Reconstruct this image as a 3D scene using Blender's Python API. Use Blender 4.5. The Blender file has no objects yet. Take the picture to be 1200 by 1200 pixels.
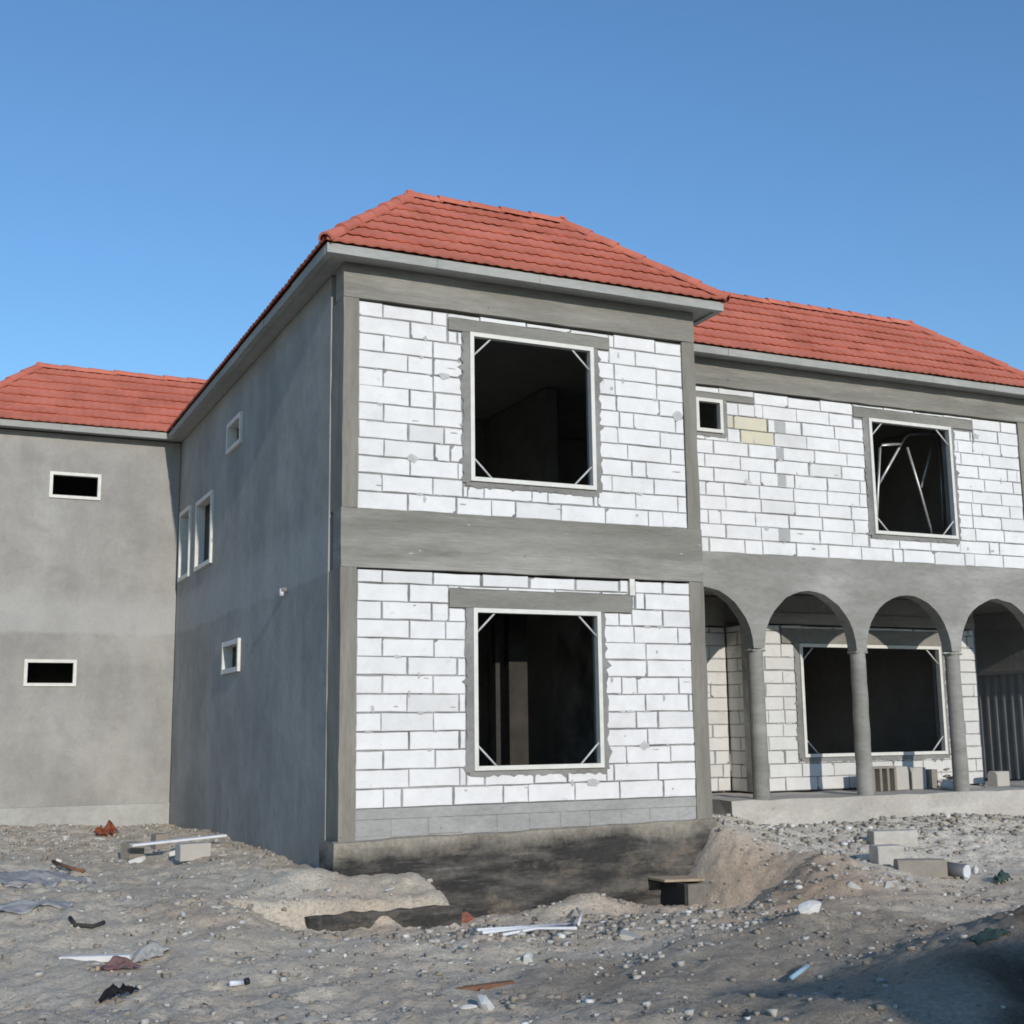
import bpy, bmesh, math, random
import numpy as np
from mathutils import Vector, Matrix

random.seed(7)
rng = np.random.default_rng(7)
S = bpy.context.scene
COL = S.collection

# ------------------------------------------------------------------ camera
CAM = np.array([-4.1486, -13.4694, 0.8042]); FPX = 1492.25
yaw, pitch, roll = -0.4338, 0.1707, -0.0124
_f = np.array([-math.sin(yaw)*math.cos(pitch), math.cos(yaw)*math.cos(pitch), math.sin(pitch)])
_r0 = np.array([math.cos(yaw), math.sin(yaw), 0.0]); _u0 = np.cross(_r0, _f)
_r = math.cos(roll)*_r0 + math.sin(roll)*_u0
_u = -math.sin(roll)*_r0 + math.cos(roll)*_u0
cd = bpy.data.cameras.new('camera'); cam = bpy.data.objects.new('camera', cd); COL.objects.link(cam)
cd.sensor_width = 36; cd.sensor_fit = 'HORIZONTAL'; cd.lens = FPX/1200*36
cd.clip_start = 0.1; cd.clip_end = 2000
cam.matrix_world = Matrix(((_r[0], _u[0], -_f[0], CAM[0]), (_r[1], _u[1], -_f[1], CAM[1]), (_r[2], _u[2], -_f[2], CAM[2]), (0, 0, 0, 1)))
S.camera = cam

# ------------------------------------------------------------------ light
SUN_EL = math.radians(18.5)
SUN_AZ = math.radians(2.8)      # sun sits this much to the left of straight behind the facade's normal
to_sun = Vector((-math.sin(SUN_AZ)*math.cos(SUN_EL), -math.cos(SUN_AZ)*math.cos(SUN_EL), math.sin(SUN_EL)))
ld = bpy.data.lights.new('sun', 'SUN'); ld.energy = 2.95; ld.angle = math.radians(0.53); ld.color = (1.0, 0.95, 0.875)
sun = bpy.data.objects.new('sun', ld); COL.objects.link(sun)
sun.rotation_euler = to_sun.to_track_quat('Z', 'Y').to_euler(); sun.location = (-5, -30, 20)
W = bpy.data.worlds.new('World'); S.world = W; W.use_nodes = True
nt = W.node_tree; nt.nodes.clear()
sky = nt.nodes.new('ShaderNodeTexSky'); sky.sky_type = 'NISHITA'; sky.sun_disc = False
sky.sun_elevation = SUN_EL; sky.sun_rotation = math.pi + SUN_AZ
sky.air_density = 1.4; sky.dust_density = 0.1; sky.ozone_density = 6.8; sky.altitude = 200
bg = nt.nodes.new('ShaderNodeBackground'); bg.inputs[1].default_value = 0.15
wo = nt.nodes.new('ShaderNodeOutputWorld')
nt.links.new(sky.outputs[0], bg.inputs[0]); nt.links.new(bg.outputs[0], wo.inputs[0])
S.view_settings.view_transform = 'Standard'; S.view_settings.look = 'None'
S.view_settings.exposure = 0.08; S.view_settings.gamma = 1
S.render.engine = 'CYCLES'
S.cycles.max_bounces = 6; S.cycles.diffuse_bounces = 4
S.cycles.filter_width = 1.75

# ------------------------------------------------------------------ materials
class NT:
    def __init__(s, name, rough=0.9):
        s.m = bpy.data.materials.new(name); s.m.use_nodes = True
        s.t = s.m.node_tree; s.b = s.t.nodes['Principled BSDF']; s.b.inputs['Roughness'].default_value = rough
        s.b.inputs['Specular IOR Level'].default_value = 0.25
        s.geo = s.t.nodes.new('ShaderNodeNewGeometry')
    def n(s, ty, **kw):
        nd = s.t.nodes.new(ty)
        for k, v in kw.items(): setattr(nd, k, v)
        return nd
    def l(s, a, b): s.t.links.new(a, b)
    def noise(s, scale, detail=4, stretch=(1, 1, 1), rough=0.6, offset=(0, 0, 0)):
        mp = s.n('ShaderNodeMapping'); mp.inputs['Scale'].default_value = stretch; mp.inputs['Location'].default_value = offset
        s.l(s.geo.outputs['Position'], mp.inputs[0])
        nz = s.n('ShaderNodeTexNoise'); nz.inputs['Scale'].default_value = scale
        nz.inputs['Detail'].default_value = detail; nz.inputs['Roughness'].default_value = rough
        s.l(mp.outputs[0], nz.inputs['Vector']); return nz.outputs['Fac']
    def ramp(s, fac, stops):
        r = s.n('ShaderNodeValToRGB'); e = r.color_ramp.elements
        while len(e) < len(stops): e.new(0.5)
        for i, (p, c) in enumerate(stops):
            e[i].position = p; e[i].color = (c, c, c, 1) if not isinstance(c, tuple) else (*c, 1)
        s.l(fac, r.inputs[0]); return r.outputs[0]
    def mix(s, fac, a, b, mode='MIX'):
        m = s.n('ShaderNodeMix', data_type='RGBA', blend_type=mode)
        for sock, v in ((m.inputs[0], fac), (m.inputs[6], a), (m.inputs[7], b)):
            if isinstance(v, (int, float)): sock.default_value = v
            elif isinstance(v, tuple): sock.default_value = (*v, 1)
            else: s.l(v, sock)
        return m.outputs[2]
    def math(s, op, a, b=0.0):
        m = s.n('ShaderNodeMath', operation=op)
        for sock, v in ((m.inputs[0], a), (m.inputs[1], b)):
            if isinstance(v, (int, float)): sock.default_value = v
            else: s.l(v, sock)
        return m.outputs[0]
    def bump(s, h, strength=0.3, dist=0.02):
        b = s.n('ShaderNodeBump'); b.inputs['Strength'].default_value = strength; b.inputs['Distance'].default_value = dist
        s.l(h, b.inputs['Height']); s.l(b.outputs[0], s.b.inputs['Normal'])
    def done(s, col):
        if isinstance(col, tuple): s.b.inputs['Base Color'].default_value = (*col, 1)
        else: s.l(col, s.b.inputs['Base Color'])
        return s.m

def concrete(name, base, dark, stretch=(1, 1, 1), light=None, spots=True, bump=0.35, boards=False):
    t = NT(name)
    a = t.noise(1.3, 5, stretch); c = t.mix(t.ramp(a, [(0.3, 0.0), (0.7, 1.0)]), dark, base)
    if light: c = t.mix(t.ramp(t.noise(0.8, 6, stretch, offset=(5, 3, 1)), [(0.52, 0.0), (0.72, 1.0)]), c, light)
    f = t.noise(14, 4, stretch); c = t.mix(0.4, c, t.ramp(f, [(0.3, 0.55), (0.7, 1.0)]), 'MULTIPLY')
    if spots: c = t.mix(t.ramp(t.noise(9, 3, offset=(9, 1, 4)), [(0.68, 0.0), (0.74, 0.6)]), c, tuple(v*0.5 for v in dark))
    c = t.mix(t.ramp(t.noise(1.7, 6, offset=(21, 4, 9), rough=0.7), [(0.56, 0.0), (0.70, 0.45)]), c, tuple(v*0.72 for v in base))
    if boards:      # joints of the shuttering boards, white lime flecks
        sz = t.n('ShaderNodeSeparateXYZ'); t.l(t.geo.outputs['Position'], sz.inputs[0])
        fr = t.math('FRACT', t.math('MULTIPLY', t.math('ADD', sz.outputs[2], t.math('MULTIPLY', t.noise(0.5, 2), 0.03)), 6.3))
        c = t.mix(t.math('MULTIPLY', t.ramp(fr, [(0.0, 1.0), (0.05, 0.0)]), 0.35), c, tuple(v*0.6 for v in dark))
        c = t.mix(t.ramp(t.noise(7, 3, (0.4, 0.4, 1.6), offset=(2, 8, 11)), [(0.72, 0.0), (0.75, 0.7)]), c, (0.62, 0.61, 0.58))
    t.bump(t.math('ADD', f, t.math('MULTIPLY', t.noise(70, 3), 0.4)), bump, 0.012)
    return t.done(c)

M = {}
M['beam'] = concrete('board_marked_concrete', (0.30, 0.285, 0.248), (0.20, 0.188, 0.16), (0.45, 0.45, 3.2), (0.40, 0.38, 0.34), bump=0.5, boards=True)
M['column'] = concrete('column_concrete', (0.29, 0.27, 0.23), (0.19, 0.175, 0.145), (4, 4, 0.5), (0.35, 0.31, 0.25))
M['arch'] = concrete('arch_render', (0.33, 0.32, 0.29), (0.23, 0.22, 0.19), (0.5, 0.5, 1.6), (0.42, 0.40, 0.37))
M['lintel'] = concrete('lintel_concrete', (0.30, 0.285, 0.25), (0.20, 0.19, 0.165), (0.6, 0.6, 2.5))
M['mortar'] = concrete('mortar', (0.33, 0.32, 0.30), (0.19, 0.18, 0.17))
M['smear'] = concrete('squeezed_mortar', (0.62, 0.61, 0.58), (0.40, 0.39, 0.37), spots=False, bump=0.6)
M['plinth'] = concrete('grey_block', (0.42, 0.41, 0.39), (0.30, 0.29, 0.275), (1, 1, 2), bump=0.5)
M['slab'] = concrete('dusty_slab', (0.55, 0.51, 0.45), (0.40, 0.37, 0.32), (1, 1, 1.5), (0.62, 0.58, 0.52))
M['inner'] = concrete('inner_concrete', (0.34, 0.33, 0.31), (0.24, 0.23, 0.22))
M['fascia'] = concrete('fascia_render', (0.42, 0.42, 0.39), (0.33, 0.33, 0.305), (0.5, 0.5, 2), spots=False, bump=0.1)

def plaster(name, base, dark, pale):
    t = NT(name)
    big = t.noise(0.7, 7, (1, 1, 1.0), rough=0.68); c = t.mix(t.ramp(big, [(0.38, 0.0), (0.62, 1.0)]), dark, base)
    blot = t.noise(2.3, 5, offset=(3, 8, 2)); c = t.mix(t.ramp(blot, [(0.54, 0.0), (0.74, 0.6)]), c, tuple(v*0.66 for v in base))
    sw_ = t.noise(6, 6, (1, 1, 0.7), offset=(13, 3, 7), rough=0.7); c = t.mix(t.ramp(sw_, [(0.60, 0.0), (0.72, 0.45)]), c, tuple(v*0.6 for v in base))
    run = t.noise(2.0, 6, (1, 1, 0.22), offset=(1, 4, 6)); c = t.mix(t.ramp(run, [(0.50, 0.0), (0.80, 0.42)]), c, pale)
    sz = t.n('ShaderNodeSeparateXYZ'); t.l(t.geo.outputs['Position'], sz.inputs[0])
    z = t.math('ADD', sz.outputs[2], t.math('MULTIPLY', t.math('SUBTRACT', t.noise(1.1, 4, (1, 1, 0.6)), 0.5), 0.22))
    band = t.math('MULTIPLY', t.ramp(t.math('MULTIPLY', t.math('SUBTRACT', z, 2.3), 1.0), [(0.27, 0.0), (0.33, 1.0)]),
                  t.ramp(t.math('SUBTRACT', z, 2.8), [(0.28, 1.0), (0.6, 0.0)]))
    c = t.mix(t.math('MULTIPLY', band, 0.42), c, pale)
    fine = t.noise(26, 4); c = t.mix(0.16, c, t.ramp(fine, [(0.3, 0.5), (0.7, 1.0)]), 'MULTIPLY')
    t.bump(t.math('ADD', t.math('MULTIPLY', t.noise(3.5, 4), 1.2), t.math('MULTIPLY', fine, 0.4)), 0.28, 0.03)
    return t.done(c)
M['plaster'] = plaster('cement_plaster', (0.385, 0.366, 0.333), (0.285, 0.270, 0.245), (0.46, 0.45, 0.43))
M['plaster_low'] = concrete('plinth_plaster', (0.47, 0.46, 0.42), (0.37, 0.36, 0.33), spots=False)

def blockmat(name, a, b, smear=0.75):
    t = NT(name, 0.95)
    r = t.geo.outputs['Random Per Island']
    c = t.ramp(r, [(0.0, tuple(0.5*(p+q) for p, q in zip(a, b))), (0.08, a), (0.82, a), (0.93, tuple(v*0.95 for v in a)), (1.0, tuple(v*0.86 for v in a))])
    c = t.mix(0.8, c, t.ramp(t.noise(4, 6, rough=0.7), [(0.3, 0.86), (0.65, 1.0)]), 'MULTIPLY')
    c = t.mix(t.ramp(t.noise(6, 6, (1, 1, 1.6), offset=(2, 7, 3), rough=0.7), [(0.61, 0.0), (0.74, smear)]), c, (0.36, 0.35, 0.33))
    c = t.mix(t.ramp(t.noise(1.1, 6, offset=(31, 7, 3), rough=0.7), [(0.50, 0.0), (0.68, 0.30)]), c, (0.50, 0.485, 0.45))
    c = t.mix(t.ramp(t.noise(9, 6, (0.4, 0.4, 2.2), offset=(5, 17, 3), rough=0.75), [(0.60, 0.0), (0.72, 0.30)]), c, (0.46, 0.45, 0.43))
    c = t.mix(t.ramp(t.noise(38, 3, offset=(1, 1, 9)), [(0.70, 0.0), (0.76, 0.5)]), c, (0.42, 0.41, 0.40))
    t.bump(t.math('ADD', t.noise(120, 3), t.math('MULTIPLY', t.noise(24, 4), 0.8)), 0.35, 0.006)
    return t.done(c)
M['block'] = blockmat('white_aerated_block', (0.775, 0.757, 0.735), (0.58, 0.565, 0.54), 0.55)
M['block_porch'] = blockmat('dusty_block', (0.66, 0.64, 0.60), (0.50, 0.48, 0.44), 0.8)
M['block_yellow'] = blockmat('cream_block', (0.66, 0.60, 0.44), (0.62, 0.58, 0.42))
M['block_grey'] = blockmat('grey_patch_block', (0.40, 0.40, 0.39), (0.33, 0.33, 0.32))
M['joint'] = concrete('block_joint', (0.44, 0.43, 0.41), (0.11, 0.108, 0.10), (1.5, 1.5, 1.5), bump=0.6)

def tilemat():
    t = NT('terracotta_tile', 0.75)
    r = t.geo.outputs['Random Per Island']
    c = t.mix(t.ramp(t.noise(1.2, 4), [(0.3, 0.0), (0.7, 1.0)]), (0.49, 0.142, 0.090), (0.61, 0.195, 0.130))
    cell = t.n('ShaderNodeTexVoronoi'); cell.inputs['Scale'].default_value = 3.2; t.l(t.geo.outputs['Position'], cell.inputs['Vector'])
    sp = t.n('ShaderNodeSeparateColor'); t.l(cell.outputs['Color'], sp.inputs[0])
    c = t.mix(0.5, c, t.ramp(sp.outputs[0], [(0.0, 0.70), (1.0, 1.0)]), 'MULTIPLY')
    c = t.mix(t.ramp(t.noise(11, 5), [(0.55, 0.0), (0.8, 0.4)]), c, (0.50, 0.26, 0.21))
    c = t.mix(t.ramp(t.noise(7, 4, offset=(4, 4, 4)), [(0.66, 0.0), (0.8, 0.5)]), c, (0.26, 0.06, 0.045))
    t.bump(t.noise(90, 3), 0.2, 0.004)
    return t.done(c)
M['tile'] = tilemat()

def plain(name, col, rough=0.7, var=0.25, scale=12, metal=0.0, spec=0.3):
    t = NT(name, rough); t.b.inputs['Metallic'].default_value = metal; t.b.inputs['Specular IOR Level'].default_value = spec
    c = t.mix(t.ramp(t.noise(scale, 5), [(0.3, 0.0), (0.75, 1.0)]), col, tuple(v*(1-var) for v in col))
    t.bump(t.noise(scale*5, 3), 0.25, 0.005)
    return t.done(c)
M['frame'] = plain('cream_frame_paint', (0.72, 0.70, 0.63), 0.5, 0.18, 9)
M['brace'] = plain('bare_steel_rod', (0.60, 0.59, 0.57), 0.45, 0.25, 20)
M['tube'] = plain('galvanised_tube', (0.55, 0.54, 0.52), 0.4, 0.3, 14, 0.5)
M['post'] = plain('brown_post', (0.055, 0.046, 0.037), 0.8, 0.6, 4)
M['wood'] = plain('pale_timber', (0.46, 0.36, 0.25), 0.85, 0.35, 9)
M['bitumen_side'] = plain('dark_timber', (0.055, 0.05, 0.045), 0.85, 0.4, 8)
M['brick'] = plain('red_brick', (0.36, 0.14, 0.09), 0.95, 0.35, 14)
M['red_plastic'] = plain('faded_red_plastic', (0.45, 0.13, 0.07), 0.6, 0.3, 9)
M['pink'] = plain('pink_cloth', (0.40, 0.24, 0.23), 0.9, 0.3, 12)
M['bag'] = plain('grey_cement_bag', (0.72, 0.70, 0.68), 0.7, 0.25, 7)
M['black'] = plain('black_rag', (0.03, 0.03, 0.033), 0.7, 0.3, 12)
M['white_pl'] = plain('white_plastic', (0.74, 0.75, 0.78), 0.45, 0.2, 10)
M['blue_pl'] = plain('pale_blue_plastic', (0.38, 0.55, 0.64), 0.45, 0.2, 10)
M['green_pl'] = plain('green_plastic', (0.10, 0.17, 0.14), 0.6, 0.3, 10)
M['pipe'] = plain('dark_grey_pipe', (0.13, 0.13, 0.135), 0.55, 0.25, 10)
M['sheet'] = plain('dark_metal_sheet', (0.46, 0.45, 0.44), 0.55, 0.3, 3)
M['rust'] = plain('rusty_board', (0.24, 0.12, 0.07), 0.9, 0.4, 9)
M['rust_grey'] = plain('weathered_board', (0.22, 0.195, 0.165), 0.9, 0.4, 8)
M['stone'] = blockmat('pale_rubble', (0.47, 0.44, 0.39), (0.30, 0.27, 0.23), 0.6)
M['white_stone'] = blockmat('white_rubble', (0.68, 0.66, 0.62), (0.50, 0.48, 0.44), 0.4)
M['grey_stone'] = blockmat('grey_rubble', (0.28, 0.245, 0.20), (0.19, 0.165, 0.135), 0.3)

def footmat():
    t = NT('bitumen_footing', 0.85)
    c = t.mix(t.ramp(t.noise(1.7, 7, (0.5, 1, 2.2), rough=0.7), [(0.44, 0.0), (0.66, 1.0)]), (0.045, 0.042, 0.039), (0.17, 0.153, 0.13))
    sz = t.n('ShaderNodeSeparateXYZ'); t.l(t.geo.outputs['Position'], sz.inputs[0])
    top = t.math('ADD', sz.outputs[2], t.math('MULTIPLY', t.noise(1.3, 7, (1, 1, 0.6), rough=0.7), 0.55))
    top = t.math('SUBTRACT', top, t.math('MULTIPLY', sz.outputs[0], 0.028))
    c = t.mix(t.ramp(t.math('ADD', top, 0.9), [(0.62, 0.0), (0.80, 0.9)]), c, (0.36, 0.32, 0.26))
    c = t.mix(t.ramp(t.noise(2.4, 7, (0.6, 1, 1), offset=(7, 2, 2), rough=0.75), [(0.55, 0.0), (0.68, 0.7)]), c, (0.24, 0.19, 0.14))
    c = t.mix(t.ramp(t.noise(5, 6, (0.3, 1, 4), offset=(1, 2, 8), rough=0.7), [(0.60, 0.0), (0.70, 0.5)]), c, (0.30, 0.28, 0.25))
    c = t.mix(0.5, c, t.ramp(t.noise(18, 5), [(0.3, 0.4), (0.65, 1.0)]), 'MULTIPLY')
    t.bump(t.math('ADD', t.noise(20, 5), t.math('MULTIPLY', t.noise(6, 5, (0.3, 1, 3)), 1.5)), 0.6, 0.025)
    return t.done(c)
M['footing'] = footmat()

# ------------------------------------------------------------------ mesh builder
class MB:
    def __init__(s): s.v = []; s.f = []; s.m = []; s.mats = []
    def mi(s, m):
        if m not in s.mats: s.mats.append(m)
        return s.mats.index(m)
    def face(s, pts, mat):
        i = len(s.v); s.v += [tuple(p) for p in pts]; s.f.append(tuple(range(i, i+len(pts)))); s.m.append(s.mi(mat))
    def raw(s, vs, fs, mat):
        i = len(s.v); s.v += [tuple(p) for p in vs]; k = s.mi(mat)
        for f in fs: s.f.append(tuple(i+a for a in f)); s.m.append(k)
    def box(s, a, b, mat, ch=0.0):
        x0, y0, z0 = a; x1, y1, z1 = b
        vs = [(x, y, z) for z in (z0, z1) for y in (y0, y1) for x in (x0, x1)]
        s.raw(vs, [(0, 2, 3, 1), (4, 5, 7, 6), (0, 1, 5, 4), (2, 6, 7, 3), (0, 4, 6, 2), (1, 3, 7, 5)], mat)
    def tube(s, pts, r, mat, n=8, caps=True, r2=None):
        pts = [Vector(p) for p in pts]; rings = []
        for i, p in enumerate(pts):
            d = (pts[min(i+1, len(pts)-1)]-pts[max(i-1, 0)]).normalized()
            a = d.cross(Vector((0, 0, 1)) if abs(d.z) < 0.9 else Vector((1, 0, 0))).normalized(); b = d.cross(a)
            rr = r if r2 is None else r + (r2-r)*i/(len(pts)-1)
            rings.append([p+rr*(math.cos(2*math.pi*k/n)*a+math.sin(2*math.pi*k/n)*b) for k in range(n)])
        vs = [q for R_ in rings for q in R_]; fs = []
        for i in range(len(rings)-1):
            for k in range(n): fs.append((i*n+k, i*n+(k+1) % n, (i+1)*n+(k+1) % n, (i+1)*n+k))
        if caps: fs.append(tuple(range(n-1, -1, -1))); fs.append(tuple(range((len(rings)-1)*n, len(rings)*n)))
        s.raw(vs, fs, mat)
    def build(s, name, parent=None, smooth=False, bevel=0.0, fn=None, recalc=True):
        me = bpy.data.meshes.new(name)
        v = s.v if fn is None else [fn(p) for p in s.v]
        me.from_pydata([tuple(p) for p in v], [], s.f)
        for m in s.mats: me.materials.append(m)
        me.polygons.foreach_set('material_index', s.m)
        if recalc or bevel:
            bm = bmesh.new(); bm.from_mesh(me)
            if bevel:
                bmesh.ops.remove_doubles(bm, verts=bm.verts, dist=1e-5)
                bmesh.ops.bevel(bm, geom=bm.edges[:], offset=bevel, segments=1, affect='EDGES', clamp_overlap=True)
            bmesh.ops.recalc_face_normals(bm, faces=bm.faces); bm.to_mesh(me); bm.free()
        if smooth: me.polygons.foreach_set('use_smooth', [True]*len(me.polygons))
        o = bpy.data.objects.new(name, me); COL.objects.link(o)
        if parent: o.parent = parent
        return o

def tag(o, label, cat=None, group=None, kind=None):
    if label: o['label'] = label
    if cat: o['category'] = cat
    if group: o['group'] = group
    if kind: o['kind'] = kind
    return o
def empty(name, loc, label, cat, group=None):
    o = bpy.data.objects.new(name, None); COL.objects.link(o); o.location = loc; o.empty_display_size = 0.3
    return tag(o, label, cat, group)
def local(o, parent):      # parent with a world-space mesh under a moved Empty
    o.parent = parent; o.matrix_parent_inverse = Matrix.Translation(parent.location).inverted(); return o

# ------------------------------------------------------------------ terrain
def _hash(ix, iy, seed):
    n = (ix*374761393 + iy*668265263 + seed*974711) & 0x7fffffff
    n = ((n ^ (n >> 13))*1274126177) & 0x7fffffff
    return ((n ^ (n >> 16)) & 0xffff)/65535.0
def vnoise(x, y, seed=0):
    ix = np.floor(x).astype(np.int64); iy = np.floor(y).astype(np.int64); fx = x-ix; fy = y-iy
    fx = fx*fx*(3-2*fx); fy = fy*fy*(3-2*fy)
    a = _hash(ix, iy, seed); b = _hash(ix+1, iy, seed); c = _hash(ix, iy+1, seed); d = _hash(ix+1, iy+1, seed)
    return (a+(b-a)*fx)*(1-fy)+(c+(d-c)*fx)*fy - 0.5
def sm(a, b, x):
    t = np.clip((x-a)/(b-a), 0, 1); return t*t*(3-2*t)
def gs(X, Y, cx, cy, sx, sy, h, rot=0.0):
    c, s = math.cos(rot), math.sin(rot); u = (X-cx)*c+(Y-cy)*s; v = -(X-cx)*s+(Y-cy)*c
    return h*np.exp(-(u/sx)**2-(v/sy)**2)
def zt(X, Y, detail=True):
    X = np.asarray(X, float); Y = np.asarray(Y, float)
    wx = X+0.35*vnoise(X*1.1, Y*1.1, 3); wy = Y+0.3*vnoise(X*1.2, Y*1.2, 4)
    left = -0.98+0.28*sm(-4, -.4, wy)
    tr = sm(-2.9, -1.5, wy)*sm(-1.7, -.6, wx)*(1-sm(.9, 1.3, wx))
    left = left-tr*(.25*(1-sm(-1.07, -0.93, Y+.10*vnoise(X*5.0, Y*1.0, 61)))+.13*(1-sm(-1.0, -.1, Y)))
    mid = -1.0-0.22*sm(-2.6, -1.0, wy)
    right = -0.98+0.36*sm(-3.2, 0.6, wy)
    m1 = sm(.80, 1.1, X+0.12*vnoise(X*3, Y*3, 5)); m2 = sm(4.0, 4.9, wx)
    z = left*(1-m1)+mid*m1*(1-m2)+right*m2
    z = z+gs(wx, wy, -.35, -.25, .35, .3, .16)+gs(wx, wy, 2.75, -.35, .55, .4, .26)+gs(wx, wy, 4.85, -.1, .6, .6, .28)
    z = z+gs(wx, wy, 3.1, -4.1, 1.5, .8, .24, 0.45)+gs(wx, wy, 4.9, -2.2, .75, 1.1, .36, -.5)-gs(wx, wy, 4.05, -1.5, .5, .35, .26)
    z = z+gs(wx, wy, -.6, 4.3, .5, 2.5, .12)+gs(wx, wy, -2.2, 7.5, 1.6, 1.5, .10)+gs(wx, wy, 8.6, .9, 3.2, .55, .16)+gs(wx, wy, 5.3, 1.3, .75, .8, .36)
    z = z+gs(wx, wy, 1.9, -7.1, 1.6, .9, .30, 0.35)+gs(wx, wy, 3.9, -6.3, 1.4, .9, .46, .3)
    if detail:
        z = z+0.10*vnoise(X*.8, Y*.8, 11)+0.07*vnoise(X*2.1, Y*2.1, 12)+0.04*vnoise(X*5, Y*5, 13)
        z = z+0.055*(.16-np.abs(vnoise(X*2.9+3, Y*2.9, 71)))+0.045*(.16-np.abs(vnoise(X*7.1, Y*7.1+5, 72)))
        rb_ = .7+1.1*np.clip(vnoise(X*.7, Y*.7, 17)*2+.2, 0, 1)
        z = z+rb_*(0.030*vnoise(X*11, Y*11, 14)+0.020*vnoise(X*24, Y*24, 15))
    return z
def gz(x, y): return float(zt(np.array([x]), np.array([y]))[0])
def at(px, py):            # the spot on the terrain where something in the photo stands
    d = _f+_r*(px-600)/FPX-_u*(py-600)/FPX; t = np.arange(5, 40, 0.01)
    P = CAM[None]+t[:, None]*d[None]; h = P[:, 2]-zt(P[:, 0], P[:, 1]); i = int(np.argmax(h < 0))
    return Vector(P[i])

def axis(lo, hi, step, far):
    mid = np.arange(lo, hi, step); out = []; d = step; a = lo
    while a > -far: d *= 1.35; a -= d; out.append(a)
    right = []; d = step; a = mid[-1]
    while a < far: d *= 1.35; a += d; right.append(a)
    return np.array(out[::-1]+list(mid)+right)
gx = axis(-6, 13.5, 0.036, 500); gy = axis(-9, 11, 0.045, 600)
XX, YY = np.meshgrid(gx, gy)
ZZ = zt(XX, YY)
n1, n2 = len(gy), len(gx)
vs = np.stack([XX.ravel(), YY.ravel(), ZZ.ravel()], 1)
ii = np.arange(n1*n2).reshape(n1, n2)
fs = np.stack([ii[:-1, :-1].ravel(), ii[:-1, 1:].ravel(), ii[1:, 1:].ravel(), ii[1:, :-1].ravel()], 1)
me = bpy.data.meshes.new('ground'); me.vertices.add(len(vs)); me.vertices.foreach_set('co', vs.ravel())
me.loops.add(fs.size); me.loops.foreach_set('vertex_index', fs.ravel().astype(np.int32))
me.polygons.add(len(fs)); me.polygons.foreach_set('loop_start', np.arange(0, fs.size, 4, dtype=np.int32))
me.polygons.foreach_set('loop_total', np.full(len(fs), 4, np.int32)); me.update(calc_edges=True); me.validate()
me.polygons.foreach_set('use_smooth', [True]*len(me.polygons))
# soil kinds: dark earth plus painted-in shade at the front right, reddish sand on the mound
earth_shade = gs(XX, YY, 2.0, -5.2, 2.6, 1.25, 1.2, .05)+gs(XX, YY, 3.2, -7.2, 3.0, 1.6, 1.5, .3)+.5*vnoise(XX*1.5, YY*1.5, 21)+.4*vnoise(XX*5, YY*5, 22)
earth_shade = .44*sm(.25, .85, earth_shade)+.52*sm(.7, 1.2, gs(XX, YY, 3.2, -7.6, 2.6, 1.6, 1.5, .3)+.4*vnoise(XX*2, YY*2, 25))
red = np.clip(gs(XX, YY, 3.4, -3.6, 1.4, 1.0, .6, .5)+gs(XX, YY, 4.5, -2.3, .8, 1.0, .9)+gs(XX, YY, 4.8, -.9, .8, 1.0, .8)+gs(XX, YY, .2, -1.6, 1.6, .5, .45)+gs(XX, YY, 3.2, -.5, .7, .5, .6)+.5*vnoise(XX*2, YY*2, 23), 0, 1)
pale = np.clip(gs(XX, YY, 7.6, .0, 3.4, 1.7, 1.15)+.5*vnoise(XX*1.2, YY*1.2, 24), 0, 1)
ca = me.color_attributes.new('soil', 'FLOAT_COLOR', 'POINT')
ca.data.foreach_set('color', np.stack([earth_shade.ravel(), red.ravel(), pale.ravel(), np.ones(earth_shade.size)], 1).ravel())
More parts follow.
